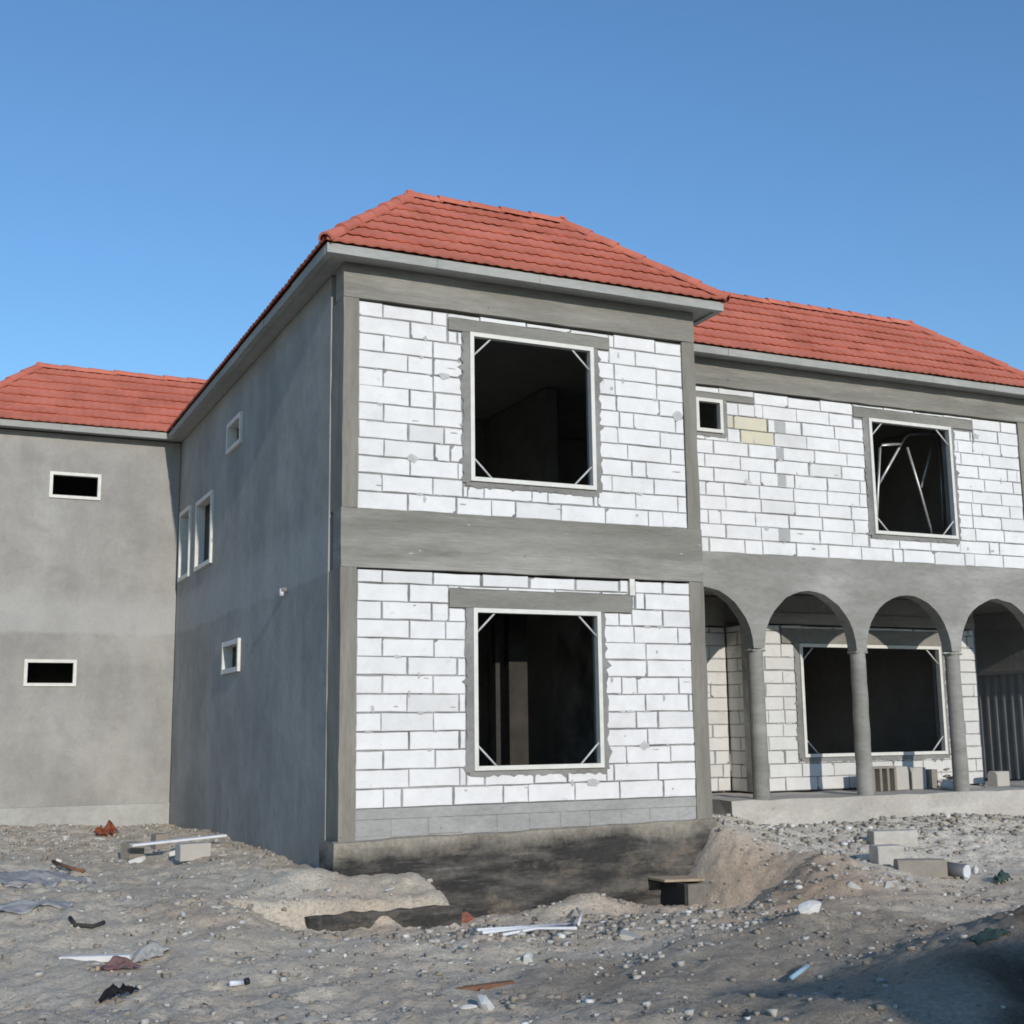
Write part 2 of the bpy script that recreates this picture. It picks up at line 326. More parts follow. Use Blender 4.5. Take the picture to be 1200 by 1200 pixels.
def groundmat():
    t = NT('dusty_ground', 0.97)
    at_ = t.n('ShaderNodeVertexColor', layer_name='soil'); sp = t.n('ShaderNodeSeparateColor'); t.l(at_.outputs[0], sp.inputs[0])
    c = t.mix(t.ramp(t.noise(0.9, 7, rough=0.7), [(0.35, 0.0), (0.65, 1.0)]), (0.60, 0.50, 0.38), (0.78, 0.67, 0.52))
    c = t.mix(t.ramp(t.noise(2.2, 6, offset=(8, 2, 5), rough=0.7), [(0.52, 0.0), (0.66, 0.75)]), c, (0.70, 0.62, 0.50))
    c = t.mix(t.math('MULTIPLY', sp.outputs[1], 0.85), c, (0.58, 0.385, 0.24))
    c = t.mix(t.math('MULTIPLY', sp.outputs[2], 0.9), c, (0.88, 0.79, 0.65))
    c = t.mix(t.ramp(t.noise(3.2, 7, offset=(6, 1, 1), rough=0.7), [(0.53, 0.0), (0.70, 0.65)]), c, (0.43, 0.36, 0.28))
    f = t.noise(26, 6, rough=0.75); c = t.mix(0.75, c, t.ramp(f, [(0.32, 0.52), (0.62, 1.0)]), 'MULTIPLY')
    v = t.n('ShaderNodeTexVoronoi'); v.inputs['Scale'].default_value = 42; t.l(t.geo.outputs['Position'], v.inputs['Vector'])
    vs2 = t.n('ShaderNodeSeparateColor'); t.l(v.outputs['Color'], vs2.inputs[0])
    grit = t.math('MULTIPLY', t.ramp(v.outputs['Distance'], [(0.28, 1.0), (0.40, 0.0)]), t.ramp(vs2.outputs[0], [(0.70, 0.0), (0.74, 1.0)]))
    c = t.mix(t.math('MULTIPLY', grit, 0.75), c, t.mix(vs2.outputs[1], (0.30, 0.265, 0.22), (0.60, 0.54, 0.46)))
    c = t.mix(sp.outputs[0], c, t.mix(t.ramp(f, [(0.35, 0.0), (0.65, 1.0)]), (0.045, 0.030, 0.020), (0.10, 0.066, 0.042)))  # dark earth colours that also carry the painted foreground shade
    t.bump(t.math('ADD', t.math('ADD', f, t.math('MULTIPLY', grit, 0.5)), t.math('MULTIPLY', t.noise(110, 3), 0.6)), 0.85, 0.022)
    return t.done(c)
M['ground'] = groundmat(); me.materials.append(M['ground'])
ground = bpy.data.objects.new('ground', me); COL.objects.link(ground); tag(ground, None, kind='structure')

# ================================================================== HOUSE
Wd = 4.7247; R = 1.659; L = 9.99; CW = 0.187; T = 0.2
ZD, ZC, ZB, ZA = 0.0, 2.629, 3.294, 5.754
ZF = 6.252; FH = 0.115; OV = 0.29; ZS = ZF-FH           # fascia top / height / overhang / soffit
YP = R+1.3; YE = R+1.9
XE = 12.35; XL = -3.72; YB = 16.0
house = empty('house', (0, 0, 0), 'unfinished two storey house of white blocks and grey concrete with red tiled roofs', 'house')

def swap(fr):          # facade frame (u, depth, z) -> world; fr = ('Y', y0) faces -Y, ('X', x0) faces -X
    k, o = fr
    return (lambda p: (p[0], o+p[1], p[2])) if k == 'Y' else (lambda p: (o+p[1], p[0], p[2]))

def wall_with_holes(mb, u0, u1, z0, z1, holes, d0, d1, mat, rmat=None):
    us = sorted({u0, u1, *[h for q in holes for h in (q[0], q[1]) if u0 < h < u1]})
    zs = sorted({z0, z1, *[h for q in holes for h in (q[2], q[3]) if z0 < h < z1]})
    hole = lambda u, z: any(q[0] < u < q[1] and q[2] < z < q[3] for q in holes)
    for a, b in zip(us, us[1:]):
        for c, d in zip(zs, zs[1:]):
            if hole((a+b)/2, (c+d)/2): continue
            for dd in (d0, d1): mb.face([(a, dd, c), (b, dd, c), (b, dd, d), (a, dd, d)], mat)
    for q in holes:
        a, b, c, d = max(q[0], u0), min(q[1], u1), max(q[2], z0), min(q[3], z1); r = rmat or mat
        mb.face([(a, d0, c), (a, d1, c), (a, d1, d), (a, d0, d)], r); mb.face([(b, d0, c), (b, d1, c), (b, d1, d), (b, d0, d)], r)
        mb.face([(a, d0, c), (b, d0, c), (b, d1, c), (a, d1, c)], r); mb.face([(a, d0, d), (b, d0, d), (b, d1, d), (a, d1, d)], r)
    mb.face([(u0, d0, z0), (u0, d1, z0), (u0, d1, z1), (u0, d0, z1)], mat); mb.face([(u1, d0, z0), (u1, d1, z0), (u1, d1, z1), (u1, d0, z1)], mat)
    mb.face([(u0, d0, z1), (u1, d0, z1), (u1, d1, z1), (u0, d1, z1)], mat); mb.face([(u0, d0, z0), (u1, d0, z0), (u1, d1, z0), (u0, d1, z0)], mat)

def block(mb, a, b, c, d, front, mat, rnd, chip=0.11):
    # one laid block: ragged outline, broken corner now and then, softened front edge
    j = lambda s: rnd.uniform(-s, s)
    pts = []
    cs = [(a, c), (b, c), (b, d), (a, d)]
    w, h = b-a, d-c
    for i, (x, z) in enumerate(cs):
        sx = 1 if x == a else -1; sz = 1 if z == c else -1
        x += sx*abs(j(.0045)); z += sz*abs(j(.004))
        if rnd.random() < chip and w > .12:
            cx, cz = min(w*.3, .012+.06*rnd.random()**2), min(h*.4, .01+.045*rnd.random()**2)
            p1 = (x, z+sz*cz); p2 = (x+sx*cx, z); pm = (x+sx*cx*.55, z+sz*cz*.6)
            pts += [p1, pm, p2] if i in (0, 2) else [p2, pm, p1]
        else: pts.append((x, z))
        nx, nz = cs[(i+1) % 4]
        k = 3 if abs(nx-x) > .3 else 1
        for q in range(1, k+1):
            tt = q/(k+1)
            inn = abs(j(.005))
            if i in (0, 2): pts.append((x+(nx-x)*tt, z+(inn if i == 0 else -inn)))
            else: pts.append((x-(inn if i == 1 else -inn), z+(nz-z)*tt))
    mx, mz = (a+b)/2, (c+d)/2; e = .006
    fr = front+j(.004); n = len(pts)
    A = [(mx+(x-mx)*(1-2*e/w), fr, mz+(z-mz)*(1-2*e/h)) for x, z in pts]
    B = [(x, fr+e, z) for x, z in pts]; Cc = [(x, fr+.05, z) for x, z in pts]
    vs = A+B+Cc; fs = [tuple(range(n))]
    for i in range(n):
        k = (i+1) % n; fs += [(i, k, n+k, n+i), (n+i, n+k, 2*n+k, 2*n+i)]
    mb.raw(vs, fs, mat)

def clip_rects(a, b, c, d, holes):
    rects = [(a, b, c, d)]
    for h in holes:
        out = []
        for (p, q, r, s) in rects:
            if q <= h[0] or p >= h[1] or s <= h[2] or r >= h[3]: out.append((p, q, r, s)); continue
            if p < h[0]: out.append((p, h[0], r, s))
            if q > h[1]: out.append((h[1], q, r, s))
            m0, m1 = max(p, h[0]), min(q, h[1])
            if r < h[2]: out.append((m0, m1, r, h[2]))
            if s > h[3]: out.append((m0, m1, h[3], s))
        rects = out
    return rects

def block_wall(name, frame, u0, u1, z0, z1, openings, keepout, seed, rows=None, label=None, special=None, stuff=None, pitch=.205, start=0, topgap=.022, thick=.2, wallholes=None):
    rnd = random.Random(seed); mb = MB()
    zz = z0; r = start; recess = .012
    while zz < z1-.03:
        top = min(zz+pitch, z1-topgap)
        if z1-top < .05: top = z1-topgap
        u = u0; first = (.305 if r % 2 else .61)+rnd.uniform(-.02, .02); i = 0
        while u < u1-.01:
            ln = first if i == 0 else .61+(rnd.uniform(-.015, .015) if rnd.random() < .85 else rnd.choice([-.30, -.17, -.4]))
            e = min(u+ln, u1)
            if u1-e < .07: e = u1
            mat = stuff or M['block']
            if special: mat = special(u, e, zz, top) or mat
            jw = rnd.choice((.0015, .002, .003, .004, .005, .006, .007, .014)); jh = rnd.choice((.002, .003, .004, .0055))
            tp = top
            if z1-top < .03 and rnd.random() < .5: tp = top-rnd.uniform(0, .018)
            dzz = rnd.uniform(-.003, .003)
            for (a, b, c, d) in clip_rects(u, e, zz+dzz, tp+dzz, keepout):
                if b-a < .025 or d-c < .02: continue
                block(mb, a+jw, b-jw, c+jh, d-jh, recess, mat, rnd)
            u = e; i += 1
        zz = top if top > zz+.02 else z1; r += 1
        if z1-zz < .03: break
    nb_ = int((u1-u0)*(z1-z0)*6.0)
    for _ in range(nb_):
        k = rnd.randrange(0, max(1, int((z1-z0)/pitch))); zc = z0+k*pitch+rnd.uniform(-.006, .006) if rnd.random() < .6 else rnd.uniform(z0+.05, z1-.05)
        uc = rnd.uniform(u0+.1, u1-.1); ra, rb2 = rnd.uniform(.015, .075), rnd.uniform(.006, .022)
        if rnd.random() < .25: ra, rb2 = rb2*1.2, ra*.8
        if rnd.random() < .07: ra, rb2 = rnd.uniform(.05, .11), rnd.uniform(.03, .07)
        if any(h[0]-ra < uc < h[1]+ra and h[2]-rb2 < zc < h[3]+rb2 for h in keepout+openings) or not (z0+.09 < zc < z1-.09): continue
        nn = 11; ring = [(uc+ra*math.cos(6.283*q/nn)*rnd.uniform(.6, 1.15), recess-.0045, zc+rb2*math.sin(6.283*q/nn)*rnd.uniform(.6, 1.15)) for q in range(nn)]
        for q in range(nn): mb.face([ring[q], ring[(q+1) % nn], (uc, recess-.0075-rnd.uniform(0, .003), zc)], M['smear'])
    wall_with_holes(mb, u0, u1, z0, z1-topgap*1.6, openings, recess+.016, thick, M['joint'], M['mortar'])
    o = mb.build(name, house, fn=swap(frame))
    if label: o['label'] = label
    return o

def mortar_ring(frame, hole, ow, seed, parent, dep=.004, sides='LRBT'):
    rnd = random.Random(seed); a, b, c, d = hole; mb = MB(); fr = dep
    def strip(p, q, nx, nz, w):
        n = max(3, int((Vector(q)-Vector(p)).length/.05)); inner = []; outer = []
        for i in range(n+1):
            t = i/n; x = p[0]+(q[0]-p[0])*t; z = p[1]+(q[1]-p[1])*t
            ww = w*(.75+.5*rnd.random())+(.05 if rnd.random() < .06 else 0)
            inner.append((x, fr-rnd.uniform(0, .006), z)); outer.append((x+nx*ww, fr+.003, z+nz*ww))
        for i in range(n):
            mb.face([inner[i], inner[i+1], outer[i+1], outer[i]], M['mortar'])
            mb.face([outer[i], outer[i+1], (outer[i+1][0], fr+.03, outer[i+1][2]), (outer[i][0], fr+.03, outer[i][2])], M['mortar'])
    if 'L' in sides: strip((a, c-.02), (a, d+.02), -1, 0, ow)
    if 'R' in sides: strip((b, c-.02), (b, d+.02), 1, 0, ow)
    if 'B' in sides: strip((a-.05, c), (b+.05, c), 0, -1, ow*.8)
    return mb.build('mortar_surround', parent, fn=swap(frame))

def window(frame, hole, w=.05, proud=.03, braces='abcd', label=None, bl=.24, dpt=.06, name='window', mat=None):
    a, b, c, d = hole; mb = MB(); m = mat or M['frame']
    mb.box((a, -proud, c), (a+w, dpt, d), m); mb.box((b-w, -proud, c), (b, dpt, d), m)
    mb.box((a+w, -proud+.002, c), (b-w, dpt-.002, c+w), m); mb.box((a+w, -proud+.002, d-w), (b-w, dpt-.002, d), m)
    o = mb.build(name, house, fn=swap(frame))
    if label: o['label'] = label
    e = .005
    ends = dict(a=((a+w-e, d-w-bl), (a+w+bl, d-w+e)), b=((b-w-bl, d-w+e), (b-w+e, d-w-bl)), c=((a+w-e, c+w+bl), (a+w+bl, c+w-e)), d=((b-w-bl, c+w-e), (b-w+e, c+w+bl)))
    for k in braces:
        (x0, z0), (x1, z1) = ends[k]; q = MB(); q.tube([(x0, .015, z0), (x1, .015, z1)], .012, M['brace'], 8)
        q.build('brace', o, smooth=True, fn=swap(frame))
    return o

# --- projecting wing, front face
FY = ('Y', 0.0)
hU = (1.5576, 3.227, 3.7008, 5.5096); hL = (1.577, 3.24, .3735, 2.2105)
mw = .085
koU = [(hU[0]-mw, hU[1]+mw*.4, hU[2]-mw*.75, hU[3]), (1.285, 3.47, 5.50, 5.665)]
koL = [(hL[0]-mw, hL[1]+mw*.6, hL[2]-mw*.55, hL[3]), (1.285, 3.69, 2.205, 2.425), (3.66, 3.74, 2.42, 2.7)]
bwU = block_wall('block_wall', FY, CW, Wd-CW, ZB, ZA, [hU], koU, 1, label='white block infill around the upper window of the projecting wing')
bwL = block_wall('block_wall', FY, CW, Wd-CW, ZD, ZC, [hL], koL, 2, start=1, label='white block infill around the lower window of the projecting wing')
def lintel(frame, a, b, c, d, parent, dep=-.004, seed=0):
    rnd = random.Random(seed); mb = MB(); n = 10
    xs = [a+(b-a)*i/n for i in range(n+1)]
    top = [d+rnd.uniform(-.012, .008) for _ in xs]; bot = [c]*len(xs)
    for i in range(n):
        p = [(xs[i], dep, bot[i]), (xs[i+1], dep, bot[i+1]), (xs[i+1], dep, top[i+1]), (xs[i], dep, top[i])]; mb.face(p, M['lintel'])
        mb.face([(xs[i], dep, top[i]), (xs[i+1], dep, top[i+1]), (xs[i+1], .05, top[i+1]), (xs[i], .05, top[i])], M['lintel'])
        mb.face([(xs[i], dep, c), (xs[i+1], dep, c), (xs[i+1], .026, c), (xs[i], .026, c)], M['lintel'])
    for x, t in ((a, top[0]), (b, top[-1])): mb.face([(x, dep, c), (x, .05, c), (x, .05, t), (x, dep, t)], M['lintel'])
    return mb.build('lintel', parent, fn=swap(frame), recalc=True)
lintel(FY, 1.29, 3.465, hU[3]+.003, 5.66, bwU, seed=3); lintel(FY, 1.29, 3.685, hL[3]+.003, 2.42, bwL, seed=4)
mortar_ring(FY, hU, .09, 5, bwU); mortar_ring(FY, hL, .085, 6, bwL)
q = MB(); q.box((3.665, -.006, 2.425), (3.735, .03, 2.66), M['frame']); q.build('upright_post', bwL)
window(FY, hU, label='large empty window opening framed in cream metal, upper floor of the projecting wing')
window(FY, hL, label='large empty window opening framed in cream metal, ground floor of the projecting wing')

def rough_box(name, a, b, mat, parent, seg=.25, amp=.006, label=None, seed=0):
    # cast concrete member with slightly uneven faces and arrises
    bm = bmesh.new(); bmesh.ops.create_cube(bm, size=1)
    for v in bm.verts: v.co = Vector([a[i]+(b[i]-a[i])*(v.co[i]+.5) for i in range(3)])
    for ax in range(3):
        n = int((b[ax]-a[ax])/seg)
        for k in range(1, n):
            co = Vector((0, 0, 0)); co[ax] = a[ax]+(b[ax]-a[ax])*k/n; no = Vector((0, 0, 0)); no[ax] = 1
            bmesh.ops.bisect_plane(bm, geom=bm.verts[:]+bm.edges[:]+bm.faces[:], plane_co=co, plane_no=no)
    rnd = random.Random(seed+int(abs(a[0])*97))
    for v in bm.verts:
        for i in range(3): v.co[i] += rnd.uniform(-amp, amp)
    me = bpy.data.meshes.new(name); bm.to_mesh(me); bm.free(); me.materials.append(mat)
    o = bpy.data.objects.new(name, me); COL.objects.link(o); o.parent = parent
    if label: o['label'] = label
    return o
# columns & beams of the wing (columns stop at the beams, beams 8 mm proud)
rough_box('column', (0, 0, ZB+.004), (CW, .45, ZA-.004), M['column'], house, label='rough concrete corner column, upper floor left')
rough_box('column', (-.004, -.004, -.36), (CW, .45, ZC-.004), M['column'], house, label='rough concrete corner column, ground floor left')
rough_box('column', (Wd-CW, 0, ZB+.004), (Wd, .3, ZA-.004), M['column'], house)
rough_box('column', (Wd-CW-.02, -.004, -.40), (Wd+.01, .3, ZC-.004), M['column'], house)
rough_box('floor_beam', (-.006, -.010, ZC), (Wd+.01, .3, ZB), M['beam'], house, label='wide board marked concrete beam between the two floors of the wing')
rough_box('roof_beam', (-.006, -.010, ZA), (Wd+.004, .3, ZS+.02), M['beam'], house)
# plinth course of grey blocks
mb = MB(); rnd = random.Random(12)
u = CW
while u < Wd-CW:
    e = min(u+.41+rnd.uniform(-.03, .03), Wd-CW); block(mb, u+.002, e-.002, -.30+rnd.uniform(-.02, .01), -.115, .016, M['plinth'], rnd, .15); u = e
mb.box((CW, .012, -.115), (Wd-CW, .2, -.004), M['plinth']); mb.box((CW, .024, -.36), (Wd-CW, .2, -.118), M['plinth'])
mb.build('plinth', house)
# footing coated in bitumen
bm = bmesh.new()
nx, nz = 90, 16; vsg = []
for iz in range(nz+1):
    row = []
    for ix in range(nx+1):
        x = -.06+(Wd+.12)*ix/nx; z = -1.45+1.09*iz/nz
        topz = -.345+.06*(x/Wd)+.03*float(vnoise(np.array([x*3.0]), np.array([1.0]), 31)[0])
        z = -1.45+(topz+1.45)*iz/nz
        y = -.035+.04*float(vnoise(np.array([x*2.2]), np.array([z*5.0]), 32)[0])+.025*float(vnoise(np.array([x*8.0]), np.array([z*11.0]), 33)[0])
        row.append(bm.verts.new((x, y, z)))
    vsg.append(row)
back = [bm.verts.new((-.06+(Wd+.12)*ix/nx, .03, vsg[-1][ix].co.z+.015)) for ix in range(nx+1)]; vsg.append(back)
for iz in range(len(vsg)-1):
    for ix in range(nx): bm.faces.new((vsg[iz][ix], vsg[iz][ix+1], vsg[iz+1][ix+1], vsg[iz+1][ix]))
for ix in (0, nx):      # returns at both ends
    for iz in range(len(vsg)-1):
        p, q2 = vsg[iz][ix].co, vsg[iz+1][ix].co
        try: bm.faces.new([vsg[iz][ix], vsg[iz+1][ix], bm.verts.new((q2.x, .5, q2.z)), bm.verts.new((p.x, .5, p.z))])
        except ValueError: pass
bmesh.ops.recalc_face_normals(bm, faces=bm.faces)
me = bpy.data.meshes.new('footing'); bm.to_mesh(me); bm.free(); me.materials.append(M['footing'])
o = bpy.data.objects.new('footing', me); COL.objects.link(o); o.parent = house; o['label'] = 'exposed footing coated in black bitumen below the wing'

# --- left side wall of the wing (X = 0), plastered, raw column strip at the front corner
FX = ('X', 0.0)
sw = [(4.95, 5.90, 5.085, 5.563), (4.75, 5.84, 1.70, 2.172), (8.75, 9.72, 3.52, 4.78), (6.92, 8.22, 3.53, 4.72)]
mb = MB(); wall_with_holes(mb, .455, L, -1.3, ZS, sw, -.013, T, M['plaster'], M['plaster'])
o = mb.build('plaster_wall', house, fn=swap(FX)); o['label'] = 'long grey cement plastered side wall in shade'
sidewall = o
for h, nm in zip(sw, ['small window with cream surround high on the side wall', 'small window with cream surround low on the side wall', 'tall narrow window beside the inner corner', 'tall narrow window second from the inner corner']):
    window(FX, h, w=.07, proud=.055, braces='', label=nm, dpt=.10)
q = MB(); q.tube([(-.02, 2.22, 2.60), (-.10, 2.22, 2.59)], .035, M['mortar'], 10); q.tube([(-.085, 2.22, 2.61), (-.085, 2.22, 2.52)], .028, M['white_pl'], 10)
q.build('conduit_stub', sidewall, smooth=True)
# --- left wing front wall (Y = L)
FL = ('Y', L)
lw = [(-2.281, -1.410, 4.972, 5.443), (-2.541, -1.684, 1.670, 2.130)]
mb = MB(); wall_with_holes(mb, XL, 0.0-.022, -.36, ZS, lw, 0, T, M['plaster'])
o = mb.build('plaster_wall', house, fn=swap(FL)); o['label'] = 'sunlit grey cement plastered wall of the left wing'
leftwall = o
q = MB(); wall_with_holes(q, XL-.02, -.022, -1.3, -.362, [], -.03, T, M['plaster_low']); q.build('plinth', leftwall, fn=swap(FL))
window(FL, lw[0], w=.055, proud=.03, braces='', label='small wide window with cream frame, upper floor of the left wing', dpt=.08)
window(FL, lw[1], w=.055, proud=.03, braces='', label='small wide window with cream frame, ground floor of the left wing', dpt=.08)
mb = MB(); mb.box((XL, L+T+.002, -1.3), (XL+T, YB, ZS), M['plaster']); mb.box((XL+T+.002, YB-T, -1.3), (14.6, YB, ZS), M['plaster'])
mb.build('outer_wall', house)

# --- right wing, upper floor
FR = ('Y', R)
hR = (8.96, 10.62, 3.714, 5.529); hS = (5.80, 6.262, 5.046, 5.545)
koR = [(hR[0]-.09, hR[1]+.06, hR[2]-.07, hR[3]), (8.69, 11.12, 5.50, 5.69), (hS[0]-.1, hS[1]+.09, hS[2]-.05, hS[3]), (5.0, 6.85, 5.53, 5.645)]
def special(u, e, z, t):
    m = (u+e)/2; zz = (z+t)/2
    if 6.35 < m < 7.1 and 4.92 < zz < 5.34: return M['block_yellow']
    if 7.0 < u+.3 < 7.6 and e-u < .4: return M['block_grey']
bwR = block_wall('block_wall', FR, Wd+.012, 12.10, ZB, ZA, [hR, hS], koR, 8, special=special, label='white block infill of the recessed right wing, upper floor')
# grey half blocks in a toothed column
rnd = random.Random(5)
for k in range(1, 11, 2):
    mb = MB(); block(mb, 7.17+rnd.uniform(-.03, .03), 7.38+rnd.uniform(-.03, .03), ZB+.205*k+.006, ZB+.205*(k+1)-.006, .007, M['block_grey'], rnd)
    mb.build('toothing_block', bwR, fn=swap(FR))
lintel(FR, 8.69, 11.12, hR[3]+.003, 5.685, bwR, seed=9, dep=.002); lintel(FR, Wd+.02, 6.85, hS[3]+.003, 5.64, bwR, seed=10, dep=.004)
mortar_ring(FR, hR, .09, 15, bwR, dep=.006); mortar_ring(FR, hS, .08, 16, bwR, dep=.006, sides='RB')
window(FR, hR, label='large empty window of the right wing with scaffold tubes inside')
window(FR, hS, w=.05, braces='', label='small square window beside the projecting wing')
rough_box('column', (12.105, R, ZB+.004), (XE, R+.3, ZA-.004), M['column'], house)
rough_box('roof_beam', (Wd+.012, R-.012, ZA), (XE, R+.3, ZS+.02), M['beam'], house)
mb = MB(); mb.box((XE-T, R+.302, ZB-.3), (XE, YB-T-.002, ZS), M['plaster']); mb.build('outer_wall', house)
mb = MB(); mb.box((Wd-T, .304, -.2), (Wd, R+.02, ZS), M['joint']); mb.box((Wd-T, R+.022, -.2), (Wd, YE+.298, 2.895), M['joint']); mb.build('outer_wall', house)

# --- arcade
cx = [6.73, 8.58, 10.43, 12.28]; RAD = .83; SPR = 1.93; ND = .2
mb = MB(); edges = []
xs = [Wd+.012]; bot = []
def archz(x):
    for c in (5.805, 7.655, 9.505, 11.355):
        if abs(x-c) <= RAD: return SPR+math.sqrt(max(0, RAD**2-(x-c)**2))*1.03
    return SPR
X_ = []
for c in (5.805, 7.655, 9.505, 11.355): X_ += [c+RAD*math.cos(math.pi*(1-k/18)) for k in range(19)]
X_ = sorted([x for x in X_ if Wd+.012 < x < 12.37])+[]
X_ = [Wd+.012]+X_+[12.40]
rnd = random.Random(3); Zb = []
for x in X_: Zb.append(archz(x)+rnd.uniform(-.012, .012))
for i in range(len(X_)-1):
    a, b = X_[i], X_[i+1]
    if b-a < 1e-4: continue
    for y in (R-.006, R+ND): mb.face([(a, y, Zb[i]), (b, y, Zb[i+1]), (b, y, ZB), (a, y, ZB)], M['arch'])
    mb.face([(a, R-.006, Zb[i]), (b, R-.006, Zb[i+1]), (b, R+ND, Zb[i+1]), (a, R+ND, Zb[i])], M['arch'])
mb.face([(X_[0], R-.006, ZB), (X_[-1], R-.006, ZB), (X_[-1], R+ND, ZB), (X_[0], R+ND, ZB)], M['arch'])
for k in (0, -1): mb.face([(X_[k], R-.006, Zb[k]), (X_[k], R+ND, Zb[k]), (X_[k], R+ND, ZB), (X_[k], R-.006, ZB)], M['arch'])
o = mb.build('arcade', house); o['label'] = 'grey rendered arcade beam with round arches over the porch'
for c in cx:
    q = MB(); rw = random.Random(int(c*100)); ph = [rw.uniform(-.007, .007) for _ in range(15)]
    q.tube([(c+ph[k], R+.1+ph[-1-k], -.20+(SPR+.188)*k/14) for k in range(15)], .121, M['arch'], 20, r2=.112)
    oc = q.build('porch_column', house, smooth=False)
    q = MB(); q.box((c-.118, R-.009, SPR-.04), (c+.118, R+.203, SPR-.008), M['arch']); q.build('capital', oc, bevel=.012)
# porch interior
hP = (8.425, 11.32, .352, 2.118)
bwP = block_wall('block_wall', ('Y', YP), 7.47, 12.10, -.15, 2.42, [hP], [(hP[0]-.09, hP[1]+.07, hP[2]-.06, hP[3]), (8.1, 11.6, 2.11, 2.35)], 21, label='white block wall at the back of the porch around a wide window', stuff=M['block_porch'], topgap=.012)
lintel(('Y', YP), 8.1, 11.6, hP[3]+.003, 2.35, bwP, seed=31); mortar_ring(('Y', YP), hP, .09, 33, bwP)
window(('Y', YP), hP, label='wide empty window at the back of the porch')
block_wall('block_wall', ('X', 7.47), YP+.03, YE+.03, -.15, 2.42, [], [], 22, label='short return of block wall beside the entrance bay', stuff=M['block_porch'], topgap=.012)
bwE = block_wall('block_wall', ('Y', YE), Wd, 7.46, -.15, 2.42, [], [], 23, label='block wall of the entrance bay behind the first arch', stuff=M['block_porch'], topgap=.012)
mb = MB(); mb.box((7.46, YP-.008, 2.425), (12.12, YP+.2, 2.60), M['beam']); mb.box((7.46, YP+.02, 2.602), (12.12, YP+.2, 2.885), M['inner'])
mb.box((Wd+.002, YE-.008, 2.425), (7.455, YE+.2, 2.885), M['beam']); mb.build('ring_beam', house)
mb = MB(); mb.box((Wd+.012, R+ND+.002, 2.90), (12.35, 11.5, 3.10), M['inner']); mb.box((12.352, R+ND+.002, 2.901), (14.75, 5.7, 3.10), M['inner']); mb.build('porch_ceiling', house)
rough_box('porch_slab', (6.05, R-.16, -1.0), (14.25, YE+.4, -.175), M['slab'], house, amp=.012, seg=.3, label='dusty concrete porch slab')
q = MB(); wall_with_holes(q, R+.35, 11.28, -1.0, 2.896, [], 0, .2, M['plaster']); o = q.build('boundary_wall', house, fn=swap(('X', 14.3))); o['label'] = 'shaded plaster wall closing the porch on the right'
q = MB(); q.box((12.32, 11.3, -1.0), (14.28, 11.48, 2.88), M['inner']); q.build('inner_wall', house); q = MB(); q.box((12.115, YP+.205, -1.0), (12.31, 11.28, 2.88), M['inner']); q.build('inner_wall', house)
# gate of ribbed sheet
mb = MB(); ys = np.arange(R+.5, 8.0, .05)
prof = [14.27-(.014 if int(y/.1) % 2 else 0.0) for y in ys]
for i in range(len(ys)-1):
    mb.face([(prof[i], ys[i], -.17), (prof[i+1], ys[i+1], -.17), (prof[i+1], ys[i+1], 1.74), (prof[i], ys[i], 1.74)], M['sheet'])
gt = mb.build('gate', house, recalc=False); gt['label'] = 'dark ribbed metal sheet gate'
q = MB(); q.box((14.20, R+.5, 1.742), (14.29, 8.0, 1.80), M['tube']); q.build('rail', gt)

# --- interior floors & walls (seen dark through the openings)
mb = MB(); mb.box((T+.002, .304, ZC+.35), (Wd-T-.002, YB-T-.3, ZB-.06), M['inner']); mb.box((Wd-T, R+.304, 3.102), (XE-T-.002, YB-T-.3, ZB-.06), M['inner'])
mb.box((XL+T+.002, L+T+.002, ZC+.352), (T, YB-T-.3, ZB-.062), M['inner']); mb.build('floor_slab', house)
mb = MB(); mb.box((T+.002, .24, -.3), (Wd-T-.002, YB-T-.3, -.02), M['inner']); mb.box((Wd-T, YE+.25, -.3), (12.11, YB-T-.3, -.022), M['inner'])
mb.box((XL+T+.002, L+T+.002, -.3), (T, YB-T-.3, -.024), M['inner']); mb.build('floor_slab', house)
for a, b in (((.204, 6.3, -.018), (Wd-T-.004, 6.5, ZC+.348)), ((.204, 6.3, ZB-.058), (Wd-T-.004, 6.5, ZS-.004)), ((Wd-.196, 3.95, ZB-.058), (Wd, 9.5, ZS-.004)), ((Wd+.004, 7.0, ZB-.058), (XE-T-.004, 7.2, ZS-.004)),
             ((Wd-.196, YE+.3, -.018), (Wd, 9.5, 2.89)), ((Wd+.004, 8.0, -.018), (12.10, 8.2, 2.89)), ((XL+T+.004, 12.5, -.02), (0, 12.7, ZC+.34)), ((XL+T+.004, 12.5, ZB-.058), (0, 12.7, ZS-.004))):
    mb = MB(); mb.box(a, b, M['inner']); mb.build('inner_wall', house)
mb = MB(); mb.box((2.67, 1.40, -.018), (2.93, 1.56, 2.5), M['post']); mb.box((2.50, 1.44, -.018), (2.56, 1.56, 2.5), M['bitumen_side']); o = mb.build('inner_post', house); o['label'] = 'brownish post seen through the lower wing window'

